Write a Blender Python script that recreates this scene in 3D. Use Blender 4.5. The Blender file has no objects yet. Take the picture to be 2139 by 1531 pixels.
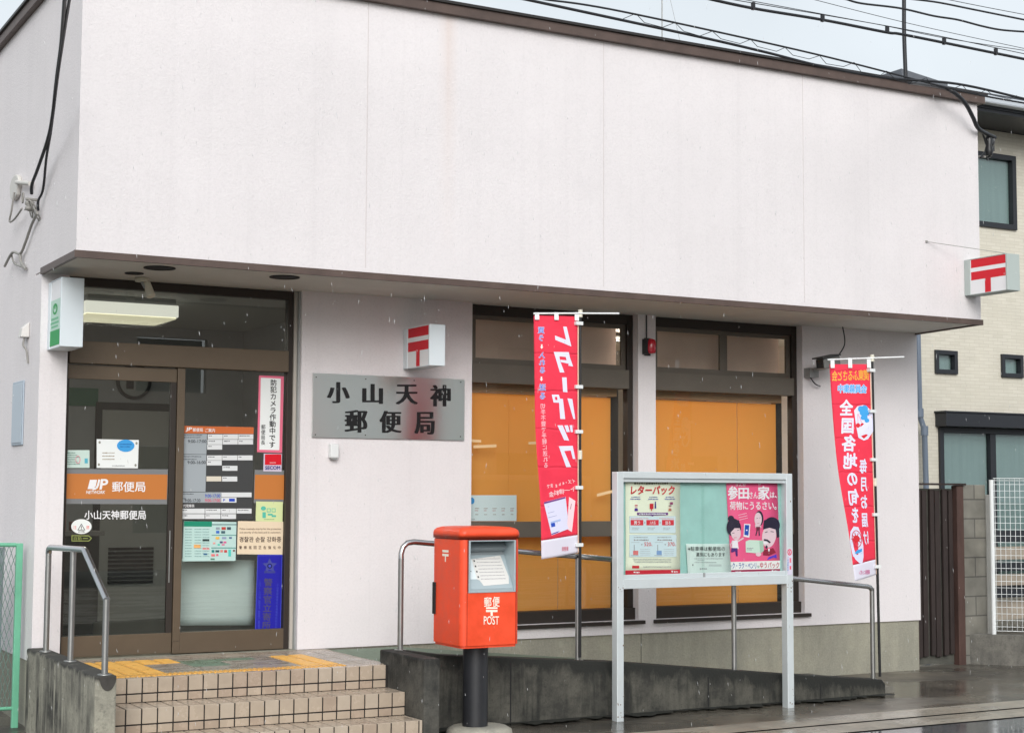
import bpy, math, random
from mathutils import Vector, Matrix
from math import radians as RAD, sin, cos, pi
random.seed(7)
SC = bpy.context.scene
COL = SC.collection

# ------------------------------------------------------------------ camera
CAM_LOC = Vector((-2.6462, -11.9639, 1.2745))
CAM_R = Vector((0.87325461, -0.48724041, 0.00481299))
CAM_U = Vector((-0.04206157, -0.06553662, 0.99696328))
CAM_F = Vector((0.48544537, 0.87080522, 0.07772426))
PHW, PHH, FPX = 2139, 1531, 3307.06
cd = bpy.data.cameras.new('camera'); cam = bpy.data.objects.new('camera', cd); COL.objects.link(cam)
cd.sensor_width = 36; cd.lens = FPX / PHW * 36; cd.clip_end = 600; cd.clip_start = .05
m = Matrix((CAM_R, CAM_U, -CAM_F)).transposed().to_4x4(); m.translation = CAM_LOC
cam.matrix_world = m
SC.camera = cam

# ------------------------------------------------------------------ world, sun, exposure
SUN_EL, SUN_ROT = RAD(28), RAD(205)
w = bpy.data.worlds.new('World'); SC.world = w; w.use_nodes = True
nt = w.node_tree; nt.nodes.clear()
sky = nt.nodes.new('ShaderNodeTexSky'); sky.sky_type = 'NISHITA'; sky.sun_disc = False
sky.sun_elevation = SUN_EL; sky.sun_rotation = SUN_ROT; sky.dust_density = 6; sky.air_density = 1.0
hs = nt.nodes.new('ShaderNodeHueSaturation'); hs.inputs['Saturation'].default_value = .30
mx = nt.nodes.new('ShaderNodeMix'); mx.data_type = 'RGBA'; mx.inputs[0].default_value = .62
mx.inputs[7].default_value = (7.6, 8.3, 8.8, 1)          # even overcast cloud
cl = nt.nodes.new('ShaderNodeTexNoise'); cl.inputs['Scale'].default_value = 3.2; cl.inputs['Detail'].default_value = 5
cr = nt.nodes.new('ShaderNodeMapRange'); cr.inputs[1].default_value = .3; cr.inputs[2].default_value = .7; cr.inputs[3].default_value = .90; cr.inputs[4].default_value = 1.10
cm = nt.nodes.new('ShaderNodeMix'); cm.data_type = 'RGBA'; cm.blend_type = 'MULTIPLY'; cm.inputs[0].default_value = 1
tcw = nt.nodes.new('ShaderNodeTexCoord'); nt.links.new(tcw.outputs['Generated'], cl.inputs['Vector']); nt.links.new(cl.outputs[0], cr.inputs[0])
bg = nt.nodes.new('ShaderNodeBackground'); bg.inputs['Strength'].default_value = .097
wo = nt.nodes.new('ShaderNodeOutputWorld')
nt.links.new(sky.outputs[0], hs.inputs['Color']); nt.links.new(hs.outputs[0], mx.inputs[6])
nt.links.new(mx.outputs[2], cm.inputs[6]); nt.links.new(cr.outputs[0], cm.inputs[7]); nt.links.new(cm.outputs[2], bg.inputs[0]); nt.links.new(bg.outputs[0], wo.inputs[0])
sl = bpy.data.lights.new('sun', 'SUN'); sl.energy = 1.1; sl.angle = RAD(35); sl.color = (1, .985, .97)
so = bpy.data.objects.new('sun', sl); COL.objects.link(so)
sd = Vector((sin(SUN_ROT) * cos(SUN_EL), cos(SUN_ROT) * cos(SUN_EL), sin(SUN_EL)))
so.rotation_euler = sd.to_track_quat('Z', 'Y').to_euler(); so.location = (-6, -20, 20)
SC.view_settings.view_transform = 'Standard'; SC.view_settings.look = 'None'
SC.view_settings.exposure = .50; SC.view_settings.gamma = 1
SC.cycles.max_bounces = 10; SC.cycles.transparent_max_bounces = 16; SC.cycles.use_denoising = True
SC.cycles.caustics_reflective = False; SC.cycles.caustics_refractive = False

# ------------------------------------------------------------------ materials
MATS = {}
def lin(c):
    return tuple(((v / 12.92) if v <= .04045 else ((v + .055) / 1.055) ** 2.4) for v in c)
def N(nt, t, **k):
    n = nt.nodes.new(t)
    for a, v in k.items(): setattr(n, a, v)
    return n
def mat(name, color, rough=.5, metal=0., var=0., vscale=3., bump=0., bscale=60., spec=.5, emit=None, estr=0., coat=0., aniso=None, rvar=0., stretch=(1, 1, 1)):
    if name in MATS: return MATS[name]
    mt = bpy.data.materials.new(name); mt.use_nodes = True; MATS[name] = mt
    nt = mt.node_tree; b = nt.nodes['Principled BSDF']
    b.inputs['Base Color'].default_value = (*color, 1); b.inputs['Roughness'].default_value = rough
    b.inputs['Metallic'].default_value = metal; b.inputs['Specular IOR Level'].default_value = spec
    if coat: b.inputs['Coat Weight'].default_value = coat; b.inputs['Coat Roughness'].default_value = .12
    if emit: b.inputs['Emission Color'].default_value = (*emit, 1); b.inputs['Emission Strength'].default_value = estr
    tc = N(nt, 'ShaderNodeTexCoord'); mp = N(nt, 'ShaderNodeMapping'); mp.inputs['Scale'].default_value = stretch
    nt.links.new(tc.outputs['Object'], mp.inputs[0])
    if var or rvar:
        nz = N(nt, 'ShaderNodeTexNoise'); nz.inputs['Scale'].default_value = vscale; nz.inputs['Detail'].default_value = 6; nz.inputs['Roughness'].default_value = .65
        nt.links.new(mp.outputs[0], nz.inputs['Vector'])
        if var:
            mr = N(nt, 'ShaderNodeMapRange'); mr.inputs[1].default_value = .25; mr.inputs[2].default_value = .75
            mr.inputs[3].default_value = 1 - var; mr.inputs[4].default_value = 1 + var
            nt.links.new(nz.outputs[0], mr.inputs[0])
            mu = N(nt, 'ShaderNodeMix', data_type='RGBA', blend_type='MULTIPLY'); mu.inputs[0].default_value = 1
            mu.inputs[6].default_value = (*color, 1); nt.links.new(mr.outputs[0], mu.inputs[7])
            nt.links.new(mu.outputs[2], b.inputs['Base Color'])
        if rvar:
            r2 = N(nt, 'ShaderNodeMapRange'); r2.inputs[1].default_value = .35; r2.inputs[2].default_value = .65
            r2.inputs[3].default_value = max(.02, rough - rvar); r2.inputs[4].default_value = min(1, rough + rvar)
            nt.links.new(nz.outputs[0], r2.inputs[0]); nt.links.new(r2.outputs[0], b.inputs['Roughness'])
    if bump:
        n2 = N(nt, 'ShaderNodeTexNoise'); n2.inputs['Scale'].default_value = bscale; n2.inputs['Detail'].default_value = 4
        nt.links.new(mp.outputs[0], n2.inputs['Vector'])
        bp = N(nt, 'ShaderNodeBump'); bp.inputs['Strength'].default_value = bump; bp.inputs['Distance'].default_value = .01
        nt.links.new(n2.outputs[0], bp.inputs['Height']); nt.links.new(bp.outputs[0], b.inputs['Normal'])
    if aniso is not None:
        b.inputs['Anisotropic'].default_value = aniso
        b.inputs['Anisotropic Rotation'].default_value = .25; tg = N(nt, 'ShaderNodeTangent', direction_type='RADIAL', axis='Z'); nt.links.new(tg.outputs[0], b.inputs['Tangent'])
    return mt

def concrete(name, c1, c2, c3, scale=1.6, streak=6., dark=.5, rough=.85, low=.45, high=.62, rim=None, bump=.35):
    """weathered concrete: cast tone c1, blotches c2, patchy vertical run-off stains c3; rim = (top z, depth) of a stained upper edge"""
    if name in MATS: return MATS[name]
    mt = bpy.data.materials.new(name); mt.use_nodes = True; MATS[name] = mt
    nt = mt.node_tree; b = nt.nodes['Principled BSDF']; L = nt.links.new
    b.inputs['Roughness'].default_value = rough
    tc = N(nt, 'ShaderNodeTexCoord')
    def noise(sc, det=6, ro=.65, stretch=None, off=0.):
        mp = N(nt, 'ShaderNodeMapping'); mp.inputs['Scale'].default_value = stretch or (1, 1, 1); mp.inputs['Location'].default_value = (off, off * .7, off * .3); L(tc.outputs['Object'], mp.inputs[0])
        n = N(nt, 'ShaderNodeTexNoise'); n.inputs['Scale'].default_value = sc; n.inputs['Detail'].default_value = det; n.inputs['Roughness'].default_value = ro; n.inputs['Distortion'].default_value = .3 if stretch else 0; L(mp.outputs[0], n.inputs['Vector']); return n.outputs[0]
    def rng(v, a, b_, c=0., d=1.):
        r = N(nt, 'ShaderNodeMapRange'); r.inputs[1].default_value = a; r.inputs[2].default_value = b_; r.inputs[3].default_value = c; r.inputs[4].default_value = d; L(v, r.inputs[0]); return r.outputs[0]
    def op(o_, x, y):
        q = N(nt, 'ShaderNodeMath', operation=o_, use_clamp=True)
        for i, v in enumerate((x, y)):
            if isinstance(v, (int, float)): q.inputs[i].default_value = v
            else: L(v, q.inputs[i])
        return q.outputs[0]
    def mix(f, a, b_, bt='MIX'):
        m_ = N(nt, 'ShaderNodeMix', data_type='RGBA', blend_type=bt)
        for k, v in ((0, f), (6, a), (7, b_)):
            if isinstance(v, tuple): m_.inputs[k].default_value = (*v, 1)
            elif isinstance(v, (int, float)): m_.inputs[k].default_value = v
            else: L(v, m_.inputs[k])
        return m_.outputs[2]
    col = mix(rng(noise(scale, 8, .7), .40, .62), c1, c2)
    st = rng(noise(1.7, 7, .62, (streak, streak, .55)), low, high, 0, 1)
    st = op('MULTIPLY', st, rng(noise(scale * .8, 5, .6, None, 5.3), .36, .60))
    fine = rng(noise(scale * 9, 5, .7, None, 2.1), .52, .68, 0, .55)
    st = op('MAXIMUM', op('MULTIPLY', st, dark), op('MULTIPLY', fine, dark))
    if rim:
        sp = N(nt, 'ShaderNodeSeparateXYZ'); L(tc.outputs['Object'], sp.inputs[0])
        top = op('ADD', 0., 0.)
        h = N(nt, 'ShaderNodeMath', operation='MULTIPLY_ADD'); L(sp.outputs[0], h.inputs[0]); h.inputs[1].default_value = rim[2]; h.inputs[2].default_value = rim[0]
        dlt = N(nt, 'ShaderNodeMath', operation='SUBTRACT'); L(h.outputs[0], dlt.inputs[0]); L(sp.outputs[2], dlt.inputs[1])
        nz = N(nt, 'ShaderNodeMath', operation='MULTIPLY_ADD'); L(noise(5, 6, .7, (1.5, 1.5, .6), 9.), nz.inputs[0]); nz.inputs[1].default_value = -rim[1] * 2.6; L(dlt.outputs[0], nz.inputs[2])
        st = op('MAXIMUM', st, rng(nz.outputs[0], -rim[1] * 1.15, -rim[1] * .55, .95, 0))
    col = mix(st, col, c3)
    n3 = noise(70, 3, .5)
    col = mix(1., col, rng(n3, 0, 1, .78, 1.22), 'MULTIPLY')
    L(col, b.inputs['Base Color'])
    bp = N(nt, 'ShaderNodeBump'); bp.inputs['Strength'].default_value = bump; bp.inputs['Distance'].default_value = .01
    L(n3, bp.inputs['Height']); L(bp.outputs[0], b.inputs['Normal'])
    return mt

def stucco(name, col):
    """sprayed lysin render: fine grain bump, faint mottling, pale vertical dirt and a rust run"""
    mt = bpy.data.materials.new(name); mt.use_nodes = True; MATS[name] = mt
    nt = mt.node_tree; b = nt.nodes['Principled BSDF']; L = nt.links.new
    b.inputs['Roughness'].default_value = .9; b.inputs['Specular IOR Level'].default_value = .2
    tc = N(nt, 'ShaderNodeTexCoord')
    n1 = N(nt, 'ShaderNodeTexNoise'); n1.inputs['Scale'].default_value = .9; n1.inputs['Detail'].default_value = 7; n1.inputs['Roughness'].default_value = .62; L(tc.outputs['Object'], n1.inputs['Vector'])
    r1 = N(nt, 'ShaderNodeMapRange'); r1.inputs[1].default_value = .3; r1.inputs[2].default_value = .7; r1.inputs[3].default_value = .955; r1.inputs[4].default_value = 1.03; L(n1.outputs[0], r1.inputs[0])
    mp = N(nt, 'ShaderNodeMapping'); mp.inputs['Scale'].default_value = (5, 5, .25); L(tc.outputs['Object'], mp.inputs[0])
    n2 = N(nt, 'ShaderNodeTexNoise'); n2.inputs['Scale'].default_value = 1.2; n2.inputs['Detail'].default_value = 5; L(mp.outputs[0], n2.inputs['Vector'])
    r2 = N(nt, 'ShaderNodeMapRange'); r2.inputs[1].default_value = .5; r2.inputs[2].default_value = .75; r2.inputs[3].default_value = 1; r2.inputs[4].default_value = .975; L(n2.outputs[0], r2.inputs[0])
    mu = N(nt, 'ShaderNodeMath', operation='MULTIPLY'); L(r1.outputs[0], mu.inputs[0]); L(r2.outputs[0], mu.inputs[1])
    mp3 = N(nt, 'ShaderNodeMapping'); mp3.inputs['Scale'].default_value = (16, 16, .18); L(tc.outputs['Object'], mp3.inputs[0])
    n7 = N(nt, 'ShaderNodeTexNoise'); n7.inputs['Scale'].default_value = 1.1; n7.inputs['Detail'].default_value = 4; L(mp3.outputs[0], n7.inputs['Vector'])
    r7 = N(nt, 'ShaderNodeMapRange'); r7.inputs[1].default_value = .55; r7.inputs[2].default_value = .75; r7.inputs[3].default_value = 1; r7.inputs[4].default_value = .968; L(n7.outputs[0], r7.inputs[0])
    mu3 = N(nt, 'ShaderNodeMath', operation='MULTIPLY'); L(mu.outputs[0], mu3.inputs[0]); L(r7.outputs[0], mu3.inputs[1]); mu = mu3
    # grain of the spray: small darker pits
    n4 = N(nt, 'ShaderNodeTexNoise'); n4.inputs['Scale'].default_value = 55; n4.inputs['Detail'].default_value = 4; L(tc.outputs['Object'], n4.inputs['Vector'])
    r4 = N(nt, 'ShaderNodeMapRange'); r4.inputs[1].default_value = .3; r4.inputs[2].default_value = .55; r4.inputs[3].default_value = .968; r4.inputs[4].default_value = 1.01; L(n4.outputs[0], r4.inputs[0])
    mu2 = N(nt, 'ShaderNodeMath', operation='MULTIPLY'); L(mu.outputs[0], mu2.inputs[0]); L(r4.outputs[0], mu2.inputs[1])
    mc = N(nt, 'ShaderNodeMix', data_type='RGBA', blend_type='MULTIPLY'); mc.inputs[0].default_value = 1
    mc.inputs[6].default_value = (*col, 1); L(mu2.outputs[0], mc.inputs[7])
    # rust run at x = 2.9
    sx = N(nt, 'ShaderNodeSeparateXYZ'); L(tc.outputs['Object'], sx.inputs[0])
    d = N(nt, 'ShaderNodeMath', operation='SUBTRACT'); d.inputs[1].default_value = 2.86; L(sx.outputs[0], d.inputs[0])
    a = N(nt, 'ShaderNodeMath', operation='ABSOLUTE'); L(d.outputs[0], a.inputs[0])
    rr = N(nt, 'ShaderNodeMapRange'); rr.inputs[1].default_value = 0; rr.inputs[2].default_value = .10; rr.inputs[3].default_value = .34; rr.inputs[4].default_value = 0; L(a.outputs[0], rr.inputs[0])
    zz = N(nt, 'ShaderNodeMapRange'); zz.inputs[1].default_value = 3.0; zz.inputs[2].default_value = 4.9; L(sx.outputs[2], zz.inputs[0])
    m5 = N(nt, 'ShaderNodeMath', operation='MULTIPLY'); L(rr.outputs[0], m5.inputs[0]); L(zz.outputs[0], m5.inputs[1])
    m6 = N(nt, 'ShaderNodeMath', operation='MULTIPLY'); L(m5.outputs[0], m6.inputs[0]); L(n2.outputs[0], m6.inputs[1])
    mx = N(nt, 'ShaderNodeMix', data_type='RGBA'); mx.inputs[7].default_value = (.62, .36, .2, 1); L(m6.outputs[0], mx.inputs[0]); L(mc.outputs[2], mx.inputs[6])
    L(mx.outputs[2], b.inputs['Base Color'])
    n3 = N(nt, 'ShaderNodeTexNoise'); n3.inputs['Scale'].default_value = 45; n3.inputs['Detail'].default_value = 5; n3.inputs['Roughness'].default_value = .7; L(tc.outputs['Object'], n3.inputs['Vector'])
    bp = N(nt, 'ShaderNodeBump'); bp.inputs['Strength'].default_value = .5; bp.inputs['Distance'].default_value = .008
    L(n3.outputs[0], bp.inputs['Height']); L(bp.outputs[0], b.inputs['Normal'])
    return mt

def glass(name, tint=(1, 1, 1), ior=1.5, rough=0.0):
    mt = bpy.data.materials.new(name); mt.use_nodes = True; MATS[name] = mt
    nt = mt.node_tree; nt.nodes.clear(); L = nt.links.new
    tr = N(nt, 'ShaderNodeBsdfTransparent'); tr.inputs[0].default_value = (*tint, 1)
    gl = N(nt, 'ShaderNodeBsdfGlossy'); gl.inputs['Roughness'].default_value = rough
    fr = N(nt, 'ShaderNodeFresnel'); ge = N(nt, 'ShaderNodeNewGeometry'); mr = N(nt, 'ShaderNodeMapRange')
    mr.inputs[3].default_value = ior; mr.inputs[4].default_value = 1 / ior; L(ge.outputs['Backfacing'], mr.inputs[0]); L(mr.outputs[0], fr.inputs[0])
    mx = N(nt, 'ShaderNodeMixShader'); o = N(nt, 'ShaderNodeOutputMaterial')
    L(fr.outputs[0], mx.inputs[0]); L(tr.outputs[0], mx.inputs[1]); L(gl.outputs[0], mx.inputs[2]); L(mx.outputs[0], o.inputs[0])
    return mt

def brickmat(name, c1, c2, mortar, bw, bh, ms=.008, rough=.8, bump=.4, axis='XZ', noise=.15, offset=.5, msmooth=.1):
    mt = bpy.data.materials.new(name); mt.use_nodes = True; MATS[name] = mt
    nt = mt.node_tree; b = nt.nodes['Principled BSDF']; L = nt.links.new
    b.inputs['Roughness'].default_value = rough
    tc = N(nt, 'ShaderNodeTexCoord'); sp = N(nt, 'ShaderNodeSeparateXYZ'); cb = N(nt, 'ShaderNodeCombineXYZ')
    L(tc.outputs['Object'], sp.inputs[0])
    ad = N(nt, 'ShaderNodeMath', operation='ADD'); L(sp.outputs[0], ad.inputs[0]); L(sp.outputs[1], ad.inputs[1])
    L(ad.outputs[0], cb.inputs[0]); L(sp.outputs[2], cb.inputs[1])
    br = N(nt, 'ShaderNodeTexBrick'); br.offset = offset
    br.inputs['Color1'].default_value = (*c1, 1); br.inputs['Color2'].default_value = (*c2, 1); br.inputs['Mortar'].default_value = (*mortar, 1)
    br.inputs['Scale'].default_value = 1; br.inputs['Brick Width'].default_value = bw; br.inputs['Row Height'].default_value = bh
    br.inputs['Mortar Size'].default_value = ms; br.inputs['Mortar Smooth'].default_value = msmooth
    L(cb.outputs[0], br.inputs['Vector'])
    nz = N(nt, 'ShaderNodeTexNoise'); nz.inputs['Scale'].default_value = 3; nz.inputs['Detail'].default_value = 8; L(tc.outputs['Object'], nz.inputs['Vector'])
    mr = N(nt, 'ShaderNodeMapRange'); mr.inputs[1].default_value = .3; mr.inputs[2].default_value = .7; mr.inputs[3].default_value = 1 - noise; mr.inputs[4].default_value = 1 + noise; L(nz.outputs[0], mr.inputs[0])
    mu = N(nt, 'ShaderNodeMix', data_type='RGBA', blend_type='MULTIPLY'); mu.inputs[0].default_value = 1; L(br.outputs[0], mu.inputs[6]); L(mr.outputs[0], mu.inputs[7])
    L(mu.outputs[2], b.inputs['Base Color'])
    bp = N(nt, 'ShaderNodeBump', invert=True); bp.inputs['Strength'].default_value = bump; bp.inputs['Distance'].default_value = .01
    L(br.outputs['Fac'], bp.inputs['Height']); L(bp.outputs[0], b.inputs['Normal'])
    return mt

def blindmat(name, col):
    mt = bpy.data.materials.new(name); mt.use_nodes = True; MATS[name] = mt
    nt = mt.node_tree; nt.nodes.clear(); L = nt.links.new
    d = N(nt, 'ShaderNodeBsdfDiffuse'); d.inputs[0].default_value = (*col, 1); t = N(nt, 'ShaderNodeBsdfTranslucent'); t.inputs[0].default_value = (*col, 1)
    mx = N(nt, 'ShaderNodeMixShader'); mx.inputs[0].default_value = .35; o = N(nt, 'ShaderNodeOutputMaterial')
    L(d.outputs[0], mx.inputs[1]); L(t.outputs[0], mx.inputs[2]); L(mx.outputs[0], o.inputs[0])
    return mt
def ink(r, g, b):
    """a printed colour given as 0-255"""
    return mat('ink_%d_%d_%d' % (r, g, b), lin((r / 255, g / 255, b / 255)), .55, spec=.3)

WALL = stucco('wall_render', (.80, .762, .772))
BROWN = mat('brown_trim', (.098, .066, .055), .5, var=.25, vscale=6)
SOFFIT = mat('soffit_paint', (.66, .645, .60), .85, var=.06, vscale=4, bump=.1, bscale=80)
BRONZE = mat('bronze_aluminium', (.130, .096, .064), .45, metal=.25, var=.1, vscale=4)
BRONZE_D = mat('dark_bronze', (.034, .026, .021), .5, metal=.2)
GREYB = mat('grey_bronze', (.130, .112, .090), .5, metal=.2, var=.1, vscale=4)
GLASS = glass('window_glass', (.97, .985, .98), 1.46)
GLASSD = glass('door_glass', (.88, .91, .90), 1.8)
GLASSN = glass('case_glass', (.97, .99, .985), 1.4)
BLIND = blindmat('orange_blind', (.85, .45, .12))
PLINTH = concrete('plinth_concrete', (.37, .355, .28), (.31, .30, .245), (.21, .205, .17), 1.3, 3.0, .45)
MOSSY = concrete('mossy_concrete', (.092, .088, .072), (.036, .035, .030), (.012, .013, .011), 4.0, 7.0, .9, .8, .45, .58, rim=(.33, .15, -.104))
MOSSW = concrete('mossy_wing_concrete', (.105, .10, .085), (.04, .04, .036), (.011, .011, .010), 3.0, 3.0, .85, .8, .42, .55, rim=(.10, .12, 0.))
STREAKY = concrete('streaked_concrete', (.36, .345, .28), (.22, .21, .175), (.035, .034, .031), 2.2, 5.0, .95, .85, .44, .56, rim=(.104, .05, 0.))
STEEL = mat('stainless_steel', (.52, .52, .53), .26, metal=1., var=.08, vscale=9)
STEELD = mat('weathered_steel', (.33, .33, .32), .4, metal=.9, var=.1, vscale=9)
PLATE = mat('brushed_steel_plate', (.88, .92, .89), .30, metal=1., aniso=.97)
ALU = mat('anodised_aluminium', (.74, .80, .82), .36, metal=.35, var=.05, vscale=5)
ALUD = mat('aged_aluminium', (.40, .42, .42), .45, metal=.55, var=.08, vscale=5)
RED = mat('postbox_red', (.86, .080, .026), .42, var=.13, vscale=7, bump=.07, bscale=110, rvar=.12)
REDS = mat('postbox_seam', (.22, .015, .008), .5)
BLACKP = mat('black_pole', (.022, .023, .027), .45, var=.2, vscale=8)
BLACK = mat('matt_black', (.008, .008, .008), .7)
BLACKG = mat('black_plastic', (.012, .012, .013), .35)
WHITE = mat('white_plastic', (.78, .80, .80), .45)
WHITEP = mat('white_panel', (.72, .79, .83), .4)
CREAM = mat('cream_plastic', (.75, .72, .60), .5)
GREYP = mat('grey_plastic', (.33, .34, .34), .5)
RUBBER = mat('cable_black', (.016, .017, .021), .5)
CABLEG = mat('cable_grey', (.30, .29, .27), .6)
TILE = mat('beige_step_tile', (.445, .365, .285), .22, var=.10, vscale=9, bump=.03, bscale=90, rvar=.10)
TILE2 = mat('beige_step_tile_dull', (.40, .315, .245), .25, var=.12, vscale=9, rvar=.10); TILE3 = mat('beige_step_tile_pale', (.475, .40, .32), .2, var=.08, vscale=9, rvar=.08)
GROUT = mat('dark_grout', (.018, .015, .013), .8)
YEL = mat('tactile_yellow', (.74, .42, .10), .35, var=.12, vscale=14, rvar=.12)
PAVE = mat('landing_tile', (.37, .31, .25), .32, var=.14, vscale=6, rvar=.16)
PAVEG = mat('landing_tile_grey', (.33, .285, .235), .3, var=.14, vscale=6, rvar=.16)
GREENT = mat('landing_tile_green', (.15, .225, .155), .32, var=.25, vscale=7, rvar=.14)
CLOTH = mat('banner_red', (.80, .030, .070), .8, var=.07, vscale=5)
def creases(m_):
    nt = m_.node_tree; b = nt.nodes['Principled BSDF']; L = nt.links.new
    tc = N(nt, 'ShaderNodeTexCoord'); sp = N(nt, 'ShaderNodeSeparateXYZ'); L(tc.outputs['Object'], sp.inputs[0])
    nz = N(nt, 'ShaderNodeTexNoise'); nz.inputs['Scale'].default_value = 9; nz.inputs['Detail'].default_value = 4; L(tc.outputs['Object'], nz.inputs['Vector'])
    a = N(nt, 'ShaderNodeMath', operation='MULTIPLY_ADD'); L(nz.outputs[0], a.inputs[0]); a.inputs[1].default_value = .035; L(sp.outputs[2], a.inputs[2])
    p = N(nt, 'ShaderNodeMath', operation='PINGPONG'); p.inputs[1].default_value = .15; L(a.outputs[0], p.inputs[0])
    r = N(nt, 'ShaderNodeMapRange'); r.inputs[1].default_value = 0; r.inputs[2].default_value = .012; L(p.outputs[0], r.inputs[0])
    ad = N(nt, 'ShaderNodeMath', operation='MULTIPLY_ADD'); L(nz.outputs[0], ad.inputs[0]); ad.inputs[1].default_value = 1.6; L(r.outputs[0], ad.inputs[2])
    bp = N(nt, 'ShaderNodeBump'); bp.inputs['Strength'].default_value = .55; bp.inputs['Distance'].default_value = .012; L(ad.outputs[0], bp.inputs['Height']); L(bp.outputs[0], b.inputs['Normal'])
creases(CLOTH)
CLOTHW = mat('banner_white', (.72, .70, .80), .8)
EDGE = mat('banner_hem', (.80, .55, .42), .8)
PAPER = mat('paper_white', (.84, .87, .86), .6)
PAPERC = mat('paper_cream', (.88, .88, .70), .6)
PINK = mat('poster_pink', (.92, .10, .26), .55)
TEALB = mat('case_backboard', (.36, .60, .56), .85, var=.1, vscale=5)
REDF = ink(214, 34, 48)
WHF = ink(238, 238, 240)

# ------------------------------------------------------------------ building helpers
def at(px, py, **k):
    """where the photograph's sight line meets a real plane (x=, y= or z=)"""
    d = CAM_F + CAM_R * ((px - PHW / 2) / FPX) - CAM_U * ((py - PHH / 2) / FPX)
    (a, v), = k.items(); i = 'xyz'.index(a)
    return CAM_LOC + d * ((v - CAM_LOC[i]) / d[i])

def empty(name, label, cat, loc=(0, 0, 0), group=None):
    o = bpy.data.objects.new(name, None); COL.objects.link(o); o.location = loc
    o.empty_display_size = .1
    return tag(o, label, cat, group)
def tag(o, label, cat=None, group=None, kind=None):
    if label: o['label'] = label
    if cat: o['category'] = cat
    if group: o['group'] = group
    if kind: o['kind'] = kind
    return o

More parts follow.
